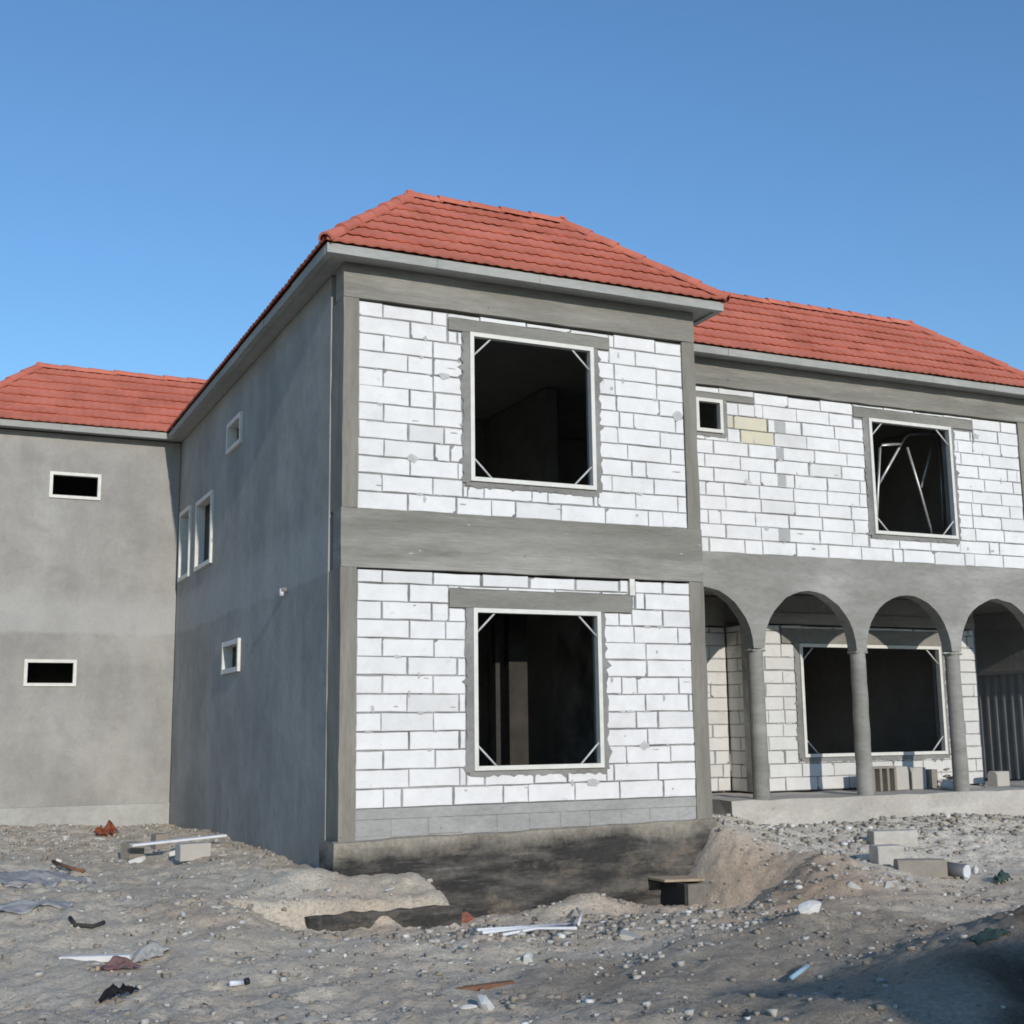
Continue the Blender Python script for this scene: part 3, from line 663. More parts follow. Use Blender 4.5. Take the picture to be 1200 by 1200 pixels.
# --- roofs: tiled skirts round the outline
RW = 1.55; RH = 1.40; SL = math.hypot(RW, RH)
inner_h = ZF+RH
def slope(A, B, inward, hipA, hipB, seed):
    """tile courses from eave line A-B up the slope; hipA/hipB = +1 hip (ridge shorter), -1 valley, 0 square end"""
    A = Vector((*A, 0)); B = Vector((*B, 0)); ud = (B-A).normalized(); ln = (B-A).length; inn = Vector((*inward, 0))
    up = (inn*RW+Vector((0, 0, RH)))/SL; nrm = ud.cross(up)
    if nrm.z < 0: nrm = -nrm
    rnd = random.Random(seed); bm = bmesh.new(); rows = 7; dv = (SL+.05)/rows; du = .15/8
    u_lo = -.02 if hipA >= 0 else -RW-.1; u_hi = ln+.02 if hipB >= 0 else ln+RW+.1
    nu = int((u_hi-u_lo)/du)
    wave = [.5+.5*math.cos(2*math.pi*(i*du)/.15) for i in range(nu+1)]
    wv = [.011*(w**1.5) for w in wave]
    for r in range(rows):
        v0 = r*dv-.03; ring = []
        jit = [rnd.uniform(-.006, .006) for _ in range(nu//16+2)]; jt2 = [rnd.uniform(-.004, .004) for _ in range(nu//16+2)]
        for (v, h) in ((v0+.03, .021), (v0, .023), (v0+.002, .048), (v0+dv*.5, .026), (v0+dv+.06, .004)):
            ring.append([bm.verts.new(A+ud*(u_lo+i*du)+up*(v+jit[i//16])+nrm*(h+wv[i]+jt2[i//16])+Vector((0, 0, ZF+.012))) for i in range(nu+1)])
        for k in range(4):
            for i in range(nu): bm.faces.new((ring[k][i], ring[k][i+1], ring[k+1][i+1], ring[k+1][i]))
    nd = 24; dk = [[bm.verts.new(A+ud*(u_lo+(u_hi-u_lo)*i/nd)+up*v-nrm*.006+Vector((0, 0, ZF+.012))) for i in range(nd+1)] for v in (.015, SL-.01)]
    for i in range(nd): bm.faces.new((dk[0][i], dk[0][i+1], dk[1][i+1], dk[1][i]))
    g = lambda: bm.verts[:]+bm.edges[:]+bm.faces[:]
    for P, sgn, kind in ((A, 1, hipA), (B, -1, hipB)):
        if kind == 0: continue
        d = (ud*sgn*(1 if kind > 0 else -1)+inn).normalized()      # plan direction of the hip / valley line
        n = Vector((d.y, -d.x, 0))
        if n.dot(ud*sgn) < 0: n = -n
        bmesh.ops.bisect_plane(bm, geom=g(), plane_co=P, plane_no=n, clear_inner=True)
    return bm
def join_bm(bms, name, mat, parent, label=None):
    me = bpy.data.meshes.new(name); big = bmesh.new()
    for b in bms:
        tmp = bpy.data.meshes.new('tmp'); b.to_mesh(tmp); big.from_mesh(tmp); bpy.data.meshes.remove(tmp); b.free()
    big.to_mesh(me); big.free(); me.materials.append(mat)
    me.polygons.foreach_set('use_smooth', [False]*len(me.polygons))
    o = bpy.data.objects.new(name, me); COL.objects.link(o); o.parent = parent
    if label: o['label'] = label
    return o
x0, x1, x2, x3 = XL-OV, -OV, Wd+OV, XE+OV
y0, y1, y2, yb = -OV, R-OV, L-OV, YB+OV
roofA = join_bm([slope((x1, y0), (x2, y0), (0, 1), 1, 1, 1), slope((x1, y0), (x1, y2), (1, 0), 1, -1, 2), slope((x2, y0), (x2, y1), (-1, 0), 1, -1, 3)], 'roof', M['tile'], house, 'red tiled hipped roof over the projecting wing')
roofB = join_bm([slope((x2, y1), (x3, y1), (0, 1), -1, 1, 4), slope((x3, y1), (x3, yb), (-1, 0), 1, 1, 5)], 'roof', M['tile'], house, 'red tiled roof over the recessed right wing')
roofC = join_bm([slope((x0, y2), (x1, y2), (0, 1), 1, -1, 6), slope((x0, y2), (x0, yb), (1, 0), 1, 1, 7)], 'roof', M['tile'], house, 'red tiled roof over the left wing')
def caps(P, Q, parent, seed, name='ridge_cap', r=.085):
    P = Vector(P); Q = Vector(Q); d = (Q-P); ln = d.length; d.normalize()
    a = d.cross(Vector((0, 0, 1))).normalized(); b = a.cross(d); n = max(1, int(ln/.42)); st = ln/n; mb = MB(); rnd = random.Random(seed)
    if b.z < 0: b = -b
    for k in range(n):
        s0 = P+d*(k*st-.05); s1 = P+d*((k+1)*st); off = b*rnd.uniform(-.006, .006)
        r0, r1 = r*1.04, r*.94
        N = 10; A = []; B = []; A2 = []
        for i in range(N+1):
            th = math.pi*(-.05+1.1*i/N); cs, sn = math.cos(th), math.sin(th)
            A.append(s0+off+a*cs*r0+b*sn*r0+b*.004); B.append(s1+off+a*cs*r1+b*sn*r1-b*.01); A2.append(s0+off+a*cs*(r0-.022)+b*sn*(r0-.022))
        fsx = [(i, i+1, N+1+i+1, N+1+i) for i in range(N)]+[(i, i+1, 2*N+2+i+1, 2*N+2+i) for i in range(N)]
        mb.raw(A+B+A2, fsx, M['tile'])
    return mb.build(name, parent)
zi = inner_h+.02
i1, i2, i3, i0 = x1+RW, x2-RW, x3-RW, x0+RW; j0, j1, j2 = y0+RW, y1+RW, y2+RW
caps((x1, y0, ZF+.04), (i1, j0, zi), roofA, 1); caps((x2, y0, ZF+.04), (i2, j0, zi), roofA, 2); caps((i1, j0, zi), (i2, j0, zi), roofA, 3)
caps((i1, j0, zi), (i1, j2, zi), roofA, 4); caps((i2, j0, zi), (i2, j1, zi), roofA, 5)
caps((i2, j1, zi), (i3, j1, zi), roofB, 6); caps((x3, y1, ZF+.04), (i3, j1, zi), roofB, 7); caps((i3, j1, zi), (i3, yb-RW, zi), roofB, 8)
caps((i0, j2, zi), (i1, j2, zi), roofC, 9); caps((x0, y2, ZF+.04), (i0, j2, zi), roofC, 10); caps((i0, j2, zi), (i0, yb-RW, zi), roofC, 11)
# parapet behind the skirts, eaves slab, fascia
mb = MB()
path = [(i0, yb-RW), (i0, j2), (i1, j2), (i1, j0), (i2, j0), (i2, j1), (i3, j1), (i3, yb-RW)]
for (p, q) in list(zip(path, path[1:]))+[(path[-1], path[0])]: mb.face([(*p, ZS+.03), (*q, ZS+.03), (*q, zi-.02), (*p, zi-.02)], M['mortar'])
mb.build('parapet', house, recalc=False)
def eave(parent, segs, name='fascia'):
    mb = MB()
    rnd = random.Random(int(abs(segs[0][0][0])*100))
    for (a, b) in segs:
        ax = 0 if b[0]-a[0] > b[1]-a[1] else 1; n = max(1, int((b[ax]-a[ax])/1.25))
        for k in range(n):
            p, q = list(a), list(b); p[ax] = a[ax]+(b[ax]-a[ax])*k/n+(.002 if k else 0); q[ax] = a[ax]+(b[ax]-a[ax])*(k+1)/n-.002
            o_ = rnd.uniform(-.004, .004); p[1-ax] += o_; q[2] += rnd.uniform(-.004, 0); p[2] += rnd.uniform(-.004, .003); mb.box(p, q, M['fascia'])
        mb.box((a[0]+.03, a[1]+.03, b[2]-.012), (b[0]-.03, b[1]-.03, b[2]+.034), M['bitumen_side'])
    return mb.build(name, parent)
dz = ZF-.001; th = .08
eave(roofA, [((x1, y0, ZS), (x2, y0+th, dz)), ((x1, y0+th, ZS), (x1+th, y2+th, dz)), ((x2-th, y0+th, ZS), (x2, y1, dz))])
eave(roofB, [((x2-th, y1, ZS+.001), (x3, y1+th, dz-.001)), ((x3-th, y1+th, ZS), (x3, yb, dz))])
eave(roofC, [((x0, y2, ZS+.001), (x1, y2+th, dz-.001)), ((x0, y2+th, ZS), (x0+th, yb, dz))])
mb = MB(); sz = ZS+.03
mb.box((x1+th, y0+th, ZS+.024), (x2-th, YB, dz-.06), M['fascia']); mb.box((x2-th+.001, y1+th, ZS+.025), (x3-th, YB, dz-.061), M['fascia']); mb.box((x0+th, y2+th, ZS+.026), (x1+th-.001, YB, dz-.062), M['fascia'])
mb.build('roof_slab', house)

# --- scaffold frame inside the upper right window
YS = R+.48
def onY(px, py, Y):
    d = _f+_r*(px-600)/FPX-_u*(py-600)/FPX; return Vector(CAM+d*(Y-CAM[1])/d[1])
sc = empty('scaffold_frame', (9.9, YS, ZB-.06), 'bent steel scaffold tubes standing inside the upper right window', 'scaffold')
def P2(l, Y): return [onY(1000+x/6, 460+y/6, Y) for x, y in l]
for nm, l, Y in (('bent_tube', [(160, 1010), (172, 700), (186, 390), (200, 368), (330, 362)], YS), ('bent_tube', [(170, 660), (260, 500), (360, 320), (395, 292), (500, 290), (610, 280)], YS+.12),
                 ('brace_tube', [(378, 385), (470, 690), (562, 1030)], YS+.06), ('brace_tube', [(566, 330), (476, 670)], YS+.2), ('upright_tube', [(600, 300), (640, 1040)], YS+.34)):
    q = MB(); q.tube(P2(l, Y), .022, M['tube'], 10); local(q.build(nm, smooth=True), sc)

# ================================================================== LOOSE THINGS
def ico(seed, sub=2, amp=.35, squash=(1, 1, .7), flat=True):
    rnd = np.random.default_rng(seed); bm = bmesh.new(); bmesh.ops.create_icosphere(bm, subdivisions=sub, radius=1)
    for k in range(11):      # chop facets off
        n = Vector(rnd.normal(size=3)).normalized(); dist = rnd.uniform(.34, .72)
        for v in bm.verts:
            h = v.co.dot(n)
            if h > dist: v.co -= n*(h-dist)*.92
    for v in bm.verts: v.co = Vector((v.co.x*squash[0], v.co.y*squash[1], v.co.z*squash[2]))*(1+amp*.07*rnd.normal())
    me = bpy.data.meshes.new('stone'); bm.to_mesh(me); bm.free()
    return me
def put(o, p, rz=0, rx=0, ry=0, sink=0.0):
    o.location = (p[0], p[1], p[2]-sink); o.rotation_euler = (rx, ry, rz); return o
def brick_thing(name, dims, mat, p, rz, label, cat, sink=.02, rx=0, ry=0, seed=0, group=None, chip=True, bevel=.008):
    # broken building block: one corner knocked off, worn arrises
    bm = bmesh.new(); bmesh.ops.create_cube(bm, size=1); rnd = random.Random(seed)
    for v in bm.verts: v.co = Vector((v.co.x*dims[0], v.co.y*dims[1], (v.co.z+.5)*dims[2]))
    if chip:
        for _ in range(3):
            n = Vector((rnd.choice((-1, 1)), rnd.choice((-1, 1)), rnd.uniform(.3, 1))); n = Vector((n.x/dims[0], n.y/dims[1], n.z/dims[2]))
            co = Vector((math.copysign(dims[0]/2, n.x), math.copysign(dims[1]/2, n.y), dims[2]))*rnd.uniform(.86, .95)
            bmesh.ops.bisect_plane(bm, geom=bm.verts[:]+bm.edges[:]+bm.faces[:], plane_co=co, plane_no=n.normalized(), clear_outer=True)
            es = [e for e in bm.edges if e.is_boundary]
            if es: bmesh.ops.contextual_create(bm, geom=es)
    bmesh.ops.bevel(bm, geom=bm.edges[:], offset=bevel, segments=1, affect='EDGES', clamp_overlap=True)
    me = bpy.data.meshes.new(name); bm.to_mesh(me); bm.free(); me.materials.append(mat)
    o = bpy.data.objects.new(name, me); COL.objects.link(o); put(o, p, rz, rx, ry, sink); return tag(o, label, cat, group)
def lump(name, r, squash, mat, p, rz, label, cat, seed, sink=.02):
    me = ico(300+seed, 2, .5, squash); me.name = name; me.materials.append(mat); o = bpy.data.objects.new(name, me); COL.objects.link(o)
    put(o, (p[0], p[1], p[2]+r*squash[2]*.6), rz, 0, 0, sink); o.scale = (r, r, r); return tag(o, label, cat)
def sheet_thing(name, w, h, mat, p, rz, label, cat, amp=.05, seed=0, t=.004, tilt=0.0, free=.03):
    # crumpled cloth / bag: follows the ground with folds
    nx, ny = 22, 16; bm = bmesh.new(); V = []
    for j in range(ny+1):
        row = []
        for i in range(nx+1):
            a = (i/nx-.5)*w; b = (j/ny-.5)*h; r_ = 1+.35*float(vnoise(np.array([3*math.atan2(b, a)]), np.array([seed*1.7]), 41)[0])
            a *= r_; b *= r_
            gx_, gy_ = p[0]+a*math.cos(rz)-b*math.sin(rz), p[1]+a*math.sin(rz)+b*math.cos(rz)
            z = gz(gx_, gy_)+free*.4+amp*(.5+float(vnoise(np.array([a*7/w+seed]), np.array([b*6/h]), 42)[0]))*max(0, 1-(2*a/w)**2*.6)*max(0, 1-(2*b/h)**2*.6)
            row.append(bm.verts.new((gx_-p[0], gy_-p[1], z-p[2])))
        V.append(row)
    for j in range(ny):
        for i in range(nx): bm.faces.new((V[j][i], V[j][i+1], V[j+1][i+1], V[j+1][i]))
    bmesh.ops.solidify(bm, geom=bm.faces[:], thickness=t)
    me = bpy.data.meshes.new(name); bm.to_mesh(me); bm.free(); me.materials.append(mat); me.polygons.foreach_set('use_smooth', [True]*len(me.polygons))
    o = bpy.data.objects.new(name, me); COL.objects.link(o); o.location = p; return tag(o, label, cat)
def rod_thing(name, pts, r, mat, label, cat, group=None, n=8):
    c = pts[0].copy(); q = MB(); q.tube([Vector(p)-c for p in pts], r, mat, n); o = q.build(name, smooth=True); o.location = c; return tag(o, label, cat, group)
def ground_line(pxs, lift): 
    out = []
    for x, y in pxs: p = at(x, y); p.z += lift; out.append(p)
    return out

# left yard
brick_thing('concrete_block', (.22, .20, .20), M['grey_stone'], at(155, 1004), .5, 'grey broken block standing left of the white plank by the shaded wall', 'block', seed=1)
brick_thing('concrete_block', (.18, .2, .20), M['grey_stone'], at(187, 993), .2, 'small grey block between the red plastic scrap and the white plank', 'block', seed=2)
brick_thing('concrete_block', (.38, .2, .20), M['stone'], at(226, 1006), .15, 'pale grey block carrying the end of the white plank', 'block', seed=3)
lump('white_stone', 0.179, (1.00, 0.47, 0.35), M['white_stone'], at(163, 1010), .6, 'white lump of aerated block in front of the grey broken block', 'stone', 4)
pp = at(205, 1003); pp.z += .17
q = MB(); q.box((-.55, -.06, 0), (.65, .08, .03), M['white_pl']); o = q.build('plank', bevel=.006); put(o, pp, .12, 0, -.05); tag(o, 'white plank lying across grey blocks near the shaded side wall', 'plank')
lump('white_stone', 0.105, (1.00, 0.70, 0.60), M['white_stone'], at(206, 1003), .3, 'white block end under the left end of the white plank', 'stone', 5)
sheet_thing('plastic_scrap', .30, .24, M['red_plastic'], at(124, 978), .4, 'crumpled orange red plastic scrap near the left wing wall', 'scrap', amp=.22, seed=1)
sheet_thing('cement_bag', 1.0, 1.1, M['bag'], at(34, 1030), .3, 'flattened grey cement bag on the dirt at the left edge', 'bag', amp=.05, seed=2, free=.01)
sheet_thing('cement_bag', .8, .55, M['bag'], at(27, 1062), .1, 'small torn pale bag below the flattened cement bag', 'bag', amp=.05, seed=5, free=.01)
rod_thing('branch', ground_line([(62, 1015), (80, 1022), (98, 1026)], .05), .022, M['rust'], 'dark bent twig beside the flattened cement bag', 'twig')
rod_thing('branch', ground_line([(82, 1080), (88, 1088), (108, 1090), (122, 1085)], .03), .018, M['bitumen_side'], 'dark curved twig in the middle of the left yard', 'twig')
brick_thing('plank', (.55, .10, .05), M['white_stone'], at(112, 1124), -.35, 'short white plank beside the pink cloth', 'plank', seed=6, chip=False)
brick_thing('plank', (.30, .07, .035), M['wood'], at(105, 1135), -.2, 'thin stained lath in front of the short white plank', 'plank', seed=7, chip=False)
sheet_thing('cloth', .28, .18, M['pink'], at(139, 1135), .2, 'crumpled pink cloth in the foreground dirt', 'cloth', amp=.08, seed=3)
sheet_thing('paper_scrap', .34, .22, M['white_stone'], at(176, 1121), .5, 'crumpled whitish paper right of the pink cloth', 'scrap', amp=.10, seed=4)
sheet_thing('rag', .24, .12, M['black'], at(138, 1169), .2, 'black rag lying on bare dirt at the lower left', 'rag', amp=.10, seed=6)
o = rod_thing('plastic_tube', ground_line([(269, 1157), (284, 1156)], .025), .02, M['white_pl'], 'short white plastic tube with a black end on bare dirt', 'tube')
e_ = at(287, 1155.5); q = MB(); q.tube([Vector((0, 0, 0)), Vector((.03, .005, .003))], .024, M['black'], 8); oc = q.build('end_cap', smooth=True); oc.parent = o; oc.location = e_+Vector((0, 0, .03))-o.location
# pad in front of the corner
mb = MB(); o = None
rb = rough_box('foundation_pad', (-.62, -1.06, -1.6), (.98, -.2, -.93), M['footing'], None, seg=.12, amp=.018); tag(rb, 'half buried dark concrete pad in front of the house corner', 'concrete pad')
brick_thing('brick', (.20, .12, .10), M['brick'], at(541, 1080), .5, 'broken red brick at the foot of the black footing', 'brick', seed=8, rx=.5)
brick_thing('plastic_spoon', (.22, .02, .012), M['white_pl'], at(457, 1044), .9, 'thin white plastic strip on the sand above the dark pad', 'strip', sink=-.01, chip=False, bevel=.003)
# white pipes
for i, (pxs, lab) in enumerate([([(560, 1094), (620, 1090), (672, 1086)], 'long thin white plastic conduit in front of the footing, uppermost of the bundle'), ([(566, 1099), (615, 1093), (660, 1090)], 'thin white plastic conduit in the middle of the bundle'),
                               ([(590, 1103), (630, 1095), (676, 1095)], 'white plastic conduit nearest the viewer in the bundle'), ([(676, 1072), (681, 1080), (678, 1092)], 'short white conduit piece standing at the right end of the bundle')]):
    rod_thing('conduit', ground_line(pxs, .03+.012*i), .014, M['white_pl'], lab, 'conduit', 'white conduits in front of the footing')
# timber box and board at right of the footing
pt = at(803, 1062)
tb = empty('timber_box', pt, 'dark timber formwork box with a pale board on top, right of the footing', 'formwork')
def rot(o): o.parent = tb; return o
tb.rotation_euler = (0, 0, -.06)
q = MB(); q.box((0, .0, -.2), (.035, .85, .245), M['bitumen_side']); rot(q.build('side_board', bevel=.004))
q = MB(); q.box((.037, -.012, -.2), (.78, .04, .235), M['rust_grey']); rot(q.build('front_board', bevel=.004))
q = MB(); q.box((-.16, .18, .248), (.44, .80, .276), M['wood']); o = rot(q.build('top_board', bevel=.004)); o.rotation_euler = (0, .03, .05)
q = MB(); q.box((.037, .042, -.2), (.78, .85, .205), M['plinth']); rot(q.build('fill'))
# right slope
lump('white_stone', 0.137, (1.00, 0.77, 0.62), M['white_stone'], at(950, 1068), .2, 'large white stone alone on the reddish mound', 'stone', 11)
brick_thing('concrete_block', (.60, .22, .21), M['slab'], at(1046, 990), -.25, 'long pale block lying on the slope below the porch', 'block', seed=12, sink=.03)
brick_thing('concrete_block', (.34, .22, .24), M['slab'], at(1040, 1012), -.2, 'pale upright block just below the long pale block', 'block', seed=13, sink=.03)
brick_thing('concrete_block', (.55, .2, .2), M['grey_stone'], at(1079, 1024), -.45, 'grey slanting block between the upright block and the dark pipe', 'block', seed=14, sink=.04)
pa = at(1106, 1026); pb = at(1133, 1031); pa.z += .075; pb.z += .085
o = rod_thing('pipe', [pa, pb], .085, M['pipe'], 'short dark grey pipe with a white open end on the rubble', 'pipe', n=18)
q = MB(); q.tube([pb-pa-(pb-pa).normalized()*.005, pb-pa+(pb-pa).normalized()*.012], .080, M['white_pl'], 18); oc = q.build('pipe_end'); oc.parent = o
lump('white_stone', 0.074, (1.00, 0.86, 0.86), M['white_stone'], at(1143, 1023), .2, 'small white stone beside the open end of the dark pipe', 'stone', 15)
sheet_thing('plastic_scrap', .24, .14, M['green_pl'], at(1175, 1034), .2, 'dark green plastic scrap right of the dark pipe', 'scrap', amp=.16, seed=8)
sheet_thing('plastic_scrap', .36, .12, M['green_pl'], at(1160, 1100), .1, 'flat faded green plastic strip near the right edge', 'scrap', amp=.03, seed=9)
rod_thing('plastic_tube', ground_line([(927, 1152), (947, 1137)], .03), .018, M['blue_pl'], 'pale blue plastic stick on the dark earth', 'tube')
lump('white_stone', 0.089, (0.88, 0.82, 1.00), M['white_stone'], at(569, 1182), .3, 'rounded pale blue white cup shaped lump at the bottom', 'stone', 16)
lump('white_stone', 0.084, (1.00, 0.56, 0.31), M['white_stone'], at(549, 1179), -.3, 'flat white chip left of the rounded lump', 'stone', 17)
brick_thing('board', (.50, .07, .035), M['rust'], at(566, 1156), .1, 'thin rusty brown board above the rounded pale lump', 'board', seed=18, chip=False)
lump('white_stone', 0.100, (1.00, 0.74, 0.63), M['white_stone'], at(618, 1128), .4, 'angular white lump below the white conduits', 'stone', 19)
brick_thing('concrete_block', (.30, .20, .05), M['stone'], at(738, 1098), 1.0, 'flat grey slab piece tilted in the rubble before the footing', 'block', seed=20, rx=.25)
# porch things
YS_ = -.175
def pz(px, py):
    d = _f+_r*(px-600)/FPX-_u*(py-600)/FPX; t_ = (-.17-CAM[2])/d[2]; return Vector(CAM+d*t_)
pb_ = Vector((9.35, 2.45, -.17))
hb = empty('hollow_block', (9.42, 2.40, -.17), 'grey hollow concrete block stood on end on the porch beside the middle column', 'block')
hb.rotation_euler = (0, 0, .12)
mb = MB(); x_ = [-.27, -.23, -.11, -.07, .05, .09, .21, .25]
for a, b in ((-.27, -.22), (-.11, -.06), (.05, .10), (.21, .26)): mb.box((a, -.1, 0), (b, .1, .34), M['grey_stone'])
o = mb.build('web', hb, bevel=.006)
q = MB(); q.box((-.22, .04, .002), (-.11, .099, .338), M['grey_stone']); q.box((-.06, .04, .002), (.05, .099, .338), M['grey_stone']); q.box((.10, .04, .002), (.21, .099, .338), M['grey_stone']); q.box((-.27, -.1, .341), (.26, .1, .37), M['grey_stone']); q.build('shell', hb)
for i, (x, y, dz_, dm, rz_, lab, mt) in enumerate([(9.95, 2.62, 0, (.30, .2, .36), .1, 'pale block stood on the porch right of the hollow block', 'stone'), (10.30, 2.60, 0, (.26, .2, .34), -.15, 'second pale block from the hollow block on the porch', 'stone'),
        (10.62, 2.66, 0, (.22, .2, .30), .2, 'grey block next to the rubble heap on the porch', 'grey_stone'), (12.0, 2.55, 0, (.3, .2, .24), .1, 'pale block at the right end of the porch wall', 'stone')]):
    brick_thing('concrete_block', dm, M[mt], (x, y, -.175+dz_), rz_, lab, 'block', seed=30+i, sink=.0)
brick_thing('concrete_block', (.36, .2, .2), M['stone'], (5.55, R-.05, -.178), .3, 'pale block on the left end of the porch slab', 'block', seed=41, sink=.0)
brick_thing('concrete_block', (.18, .2, .16), M['stone'], at(848, 952), .8, 'small broken block between the wing corner and the porch slab', 'block', seed=42)
sheet_thing
q = MB()
bagm = ico(77, 3, .25, (.26, .16, .14)); bagm.materials.append(M['white_pl']); bagm.polygons.foreach_set('use_smooth', [True]*len(bagm.polygons))
o = bpy.data.objects.new('plastic_bag', bagm); COL.objects.link(o); o.location = (10.55, 2.15, -.09); tag(o, 'white plastic bag slumped on the porch between middle and right columns', 'bag')

# rubble: individual stones
meshes = {}
for k, (mt, n) in enumerate((('stone', 5), ('white_stone', 4), ('grey_stone', 5))):
    meshes[mt] = []
    for j in range(n):
        m_ = ico(100+k*10+j, 3, .25, (1.25, random.uniform(.6, .95), random.uniform(.45, .75))); m_.materials.append(M[mt]); m_.name = 'rubble_stone'; meshes[mt].append(m_)
cl = [  # px, py, spread x, spread y, count, size range, kinds, label, group
    (90, 1000, 90, 30, 26, (.03, .09), 'stone', 'pale rubble stone on the dirt before the left wing wall', 'rubble stones before the left wing'),
    (235, 1085, 60, 22, 26, (.02, .06), 'white_stone', 'small whitish chip in the left yard', 'whitish chips in the left yard'),
    (160, 1125, 70, 18, 14, (.02, .05), 'white_stone', 'small white chip around the pink cloth', 'white chips around the pink cloth'),
    (400, 1135, 70, 22, 16, (.02, .06), 'white_stone', 'white chip on the bare foreground dirt', 'white chips on the foreground dirt'),
    (610, 1100, 75, 20, 34, (.025, .07), 'stone', 'pale stone in the rubble strip before the footing', 'stones in the rubble strip'),
    (740, 1090, 80, 26, 38, (.025, .10), 'stone', 'pale stone in the rubble strip before the footing', 'stones in the rubble strip'),
    (690, 1140, 70, 26, 14, (.03, .07), 'white_stone', 'whitish stone at the edge of the dark earth', 'whitish stones by the dark earth'),
    (890, 1085, 40, 22, 22, (.03, .10), 'grey_stone', 'grey stone heaped on the left of the reddish mound', 'grey stones on the mound'),
    (1050, 1030, 45, 16, 40, (.03, .09), 'stone', 'broken pale stone in the heap under the slanting block', 'stones under the slanting block'),
    (1150, 1065, 45, 14, 18, (.03, .08), 'stone', 'pale stone on the slope below the dark pipe', 'stones below the dark pipe'),
    (1110, 985, 90, 18, 26, (.03, .10), 'stone', 'pale lump on the slope right below the porch slab', 'lumps below the porch slab'),
    (960, 985, 70, 16, 12, (.03, .07), 'stone', 'pale lump on the slope right below the porch slab', 'lumps below the porch slab'),
    (1040, 1030, 40, 12, 16, (.07, .15), 'stone', 'large broken lump in the heap under the slanting block', 'large lumps under the slanting block'),
    (1150, 985, 40, 10, 12, (.06, .13), 'stone', 'larger pale lump right of the long pale block', 'larger lumps by the porch slab'),
    (215, 1005, 60, 14, 18, (.03, .08), 'stone', 'pale fragment strewn around the white plank', 'fragments around the white plank'),
    (300, 1060, 60, 16, 20, (.02, .06), 'stone', 'pale fragment on the slope left of the dark pad', 'fragments left of the dark pad'),
    (110, 985, 70, 12, 12, (.05, .11), 'stone', 'larger pale lump near the left wing wall', 'larger lumps near the left wing'),
    (350, 1045, 45, 18, 12, (.03, .08), 'grey_stone', 'grey clod at the corner of the side wall', 'clods at the side wall corner'),
]
rnd = random.Random(99)
for (px, py, sx, sy, n, (s0, s1), mt, lab, grp) in cl:
    k = 0; n = int(n*.68)
    while k < n:
        x = rnd.gauss(px, sx*.6); y = rnd.gauss(py, sy*.6)
        if not (0 < x < 1199 and 962 < y < 1198): continue
        p = at(x, y)
        if (p.y > -.14 and -.1 < p.x < 4.8) or (p.x > 4.6 and p.y > R-.25) or (p.x > -.1 and p.y > 0.0 and p.x < 4.7) or p.y > L-.1: continue
        s = (s0+(s1-s0)*rnd.random()**2.6)*rnd.uniform(.75, 1.1)
        kind = mt if rnd.random() < .65 else rnd.choice(('stone', 'grey_stone', 'white_stone'))
        if 'white' in lab and kind == 'grey_stone': kind = 'white_stone'
        if 'grey' in lab: kind = 'grey_stone'
        o = bpy.data.objects.new('rubble_stone', rnd.choice(meshes[kind])); COL.objects.link(o)
        put(o, p, rnd.uniform(0, 6.3), rnd.uniform(-.3, .3), rnd.uniform(-.3, .3), s*rnd.uniform(.05, .35)); o.scale = (s, s*rnd.uniform(.7, 1.2), s*rnd.uniform(.7, 1.1)); tag(o, lab, 'stone', grp); k += 1
# rubble heap on the porch, stone by stone
for k in range(30):
    a = rnd.gauss(0, .24); b = rnd.gauss(0, .10); s = rnd.uniform(.05, .10); h = max(0, .30-abs(a)*1.1)*rnd.random()
    o = bpy.data.objects.new('rubble_stone', rnd.choice(meshes['stone' if k % 3 else 'grey_stone'])); COL.objects.link(o)
    put(o, (11.0+a, 2.5+b, -.175+s*.5+h), rnd.uniform(0, 6), rnd.uniform(-.5, .5)); o.scale = (s, s, s)
    tag(o, 'broken stone piled against the porch wall under the wide window', 'stone', 'stones piled on the porch')

# gravel: uncountable chips spread over the dirt
def shard(seed):
    r_ = np.random.default_rng(seed); bm = bmesh.new(); bmesh.ops.create_cube(bm, size=1.5)
    sc_ = (1, r_.uniform(.5, .9), r_.uniform(.4, .75))
    for v in bm.verts: v.co = Vector([(v.co[i]+r_.uniform(-.35, .35))*sc_[i] for i in range(3)])
    bmesh.ops.triangulate(bm, faces=bm.faces[:]); me = bpy.data.meshes.new('shard'); bm.to_mesh(me); bm.free(); return me
base = [shard(200+k) for k in range(8)]
bv = []; bf = []
for m_ in base: bv.append(np.array([v.co[:] for v in m_.vertices])); bf.append([tuple(p.vertices) for p in m_.polygons])
for m_ in base: bpy.data.meshes.remove(m_)
r2 = np.random.default_rng(5); N = 190000
gxs = r2.uniform(-6, 13, N); gys = r2.uniform(-9, 9.9, N)
den = .16+.5*np.clip(vnoise(gxs*.9, gys*.9, 51)*2.2, 0, 1)+.6*np.clip(vnoise(gxs*2.5, gys*2.5, 52)*2, 0, 1)
den = den+gs(gxs, gys, 1.8, -2.2, 1.9, .9, 1.3)+gs(gxs, gys, 8, .6, 3, .8, 1.0)+gs(gxs, gys, -1.2, -1.2, .8, .7, .8)+gs(gxs, gys, -2.4, 6.5, 1.5, 2, .6)+gs(gxs, gys, 6.0, -.6, 1.0, .8, .8)
keep = (r2.random(N) < den*.42) & ~((gxs > -.05) & (gxs < 4.8) & (gys > -.12)) & ~((gxs > 4.6) & (gys > R-.2)) & (gys < 9.9) & ~((gxs > -.05) & (gys > 0))
keep &= (r2.random(N) > .9*np.clip(gs(gxs, gys, 3.2, -7.4, 2.4, 1.3, 1.4, .3), 0, 1))
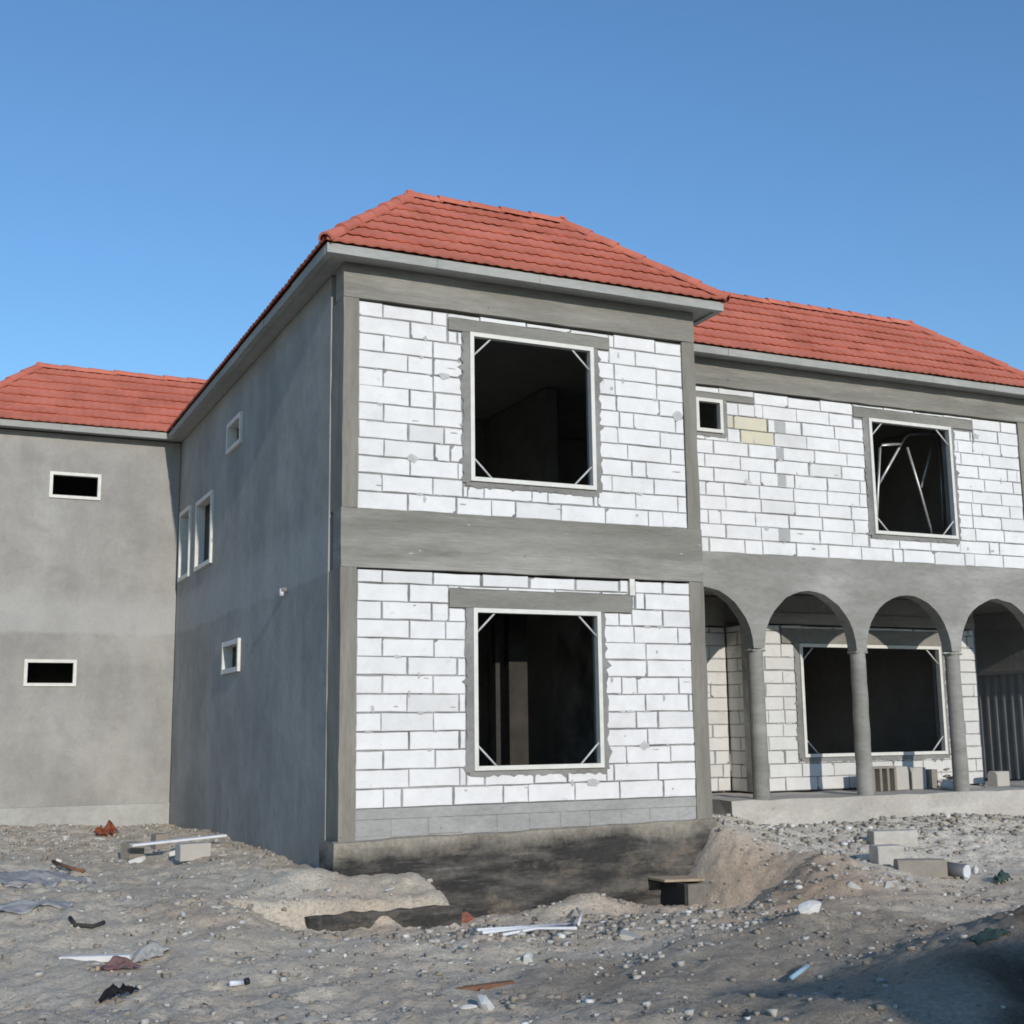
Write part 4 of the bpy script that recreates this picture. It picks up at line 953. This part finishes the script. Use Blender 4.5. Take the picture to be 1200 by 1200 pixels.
keep |= ((gxs > 4.9) & (gys < R-.2) & (gys > 0) & (r2.random(N) < .5))
gxs, gys = gxs[keep], gys[keep]; gzs = zt(gxs, gys); n = len(gxs)
siz = .004+.042*r2.random(n)**5*(.5+.8*np.clip(gs(gxs, gys, 1.8, -2.2, 1.9, .9, 1)+gs(gxs, gys, 8, .6, 3, 1, 1)+.4, 0, 1)); ang = r2.uniform(0, 6.28, n); kinds = r2.integers(0, 8, n); mats_ = r2.choice(3, n, p=[.34, .035, .625])
VS, FS, MS, off = [], [], [], 0
for k in range(8):
    sel = kinds == k; m_ = sel.sum(); b = bv[k]; f_ = np.array(bf[k])
    c, s_ = np.cos(ang[sel])[:, None], np.sin(ang[sel])[:, None]; sz_ = siz[sel][:, None]
    V_ = np.stack([gxs[sel][:, None]+sz_*(b[:, 0]*c-b[:, 1]*s_), gys[sel][:, None]+sz_*(b[:, 0]*s_+b[:, 1]*c), gzs[sel][:, None]+sz_*(b[:, 2]+.25)], 2)
    VS.append(V_.reshape(-1, 3)); FS.append((f_[None]+(off+np.arange(m_)*len(b))[:, None, None]).reshape(-1, 3)); MS.append(np.repeat(mats_[sel], len(f_))); off += m_*len(b)
VS = np.concatenate(VS); FS = np.concatenate(FS); MS = np.concatenate(MS)
me = bpy.data.meshes.new('gravel'); me.vertices.add(len(VS)); me.vertices.foreach_set('co', VS.ravel())
me.loops.add(FS.size); me.loops.foreach_set('vertex_index', FS.ravel().astype(np.int32))
me.polygons.add(len(FS)); me.polygons.foreach_set('loop_start', np.arange(0, FS.size, 3, dtype=np.int32)); me.polygons.foreach_set('loop_total', np.full(len(FS), 3, np.int32))
for mt in ('stone', 'white_stone', 'grey_stone'): me.materials.append(M[mt])
me.polygons.foreach_set('material_index', MS.astype(np.int32)); me.update(calc_edges=True)
o = bpy.data.objects.new('gravel', me); COL.objects.link(o); tag(o, 'loose gravel and chips strewn over the building site dirt', 'gravel', kind='stuff')

# ================================================================== unseen house-shaped block added behind the camera: throws the shadow over the right foreground
nb = empty('added_shadow_block', (5.15, -27.0, -1.0), 'unseen flat roofed house shape added to throw the foreground shadow', 'house')
def nbx(name, fn):
    q = MB(); fn(q); o = q.build(name, nb); return o
ez = 6.12
def nwall(q): wall_with_holes(q, -5.0, 5.0, -.4, ez, [(-2.6, -1.2, 1.2, 2.6), (2.0, 3.4, 1.2, 2.6), (0, 1, 0, 2.2)], 2.3, 2.5, M['plaster']); q.box((-5, -2.5, -.4), (-4.8, 2.298, ez), M['plaster']); q.box((4.8, -2.5, -.4), (5, 2.298, ez), M['plaster']); q.box((-4.798, -2.5, -.4), (4.798, -2.3, ez), M['plaster'])
nbx('wall', nwall)
nbx('roof_slab', lambda q: q.box((-5.1, -2.6, ez+.002), (5.1, 2.6, ez+.18), M['fascia']))
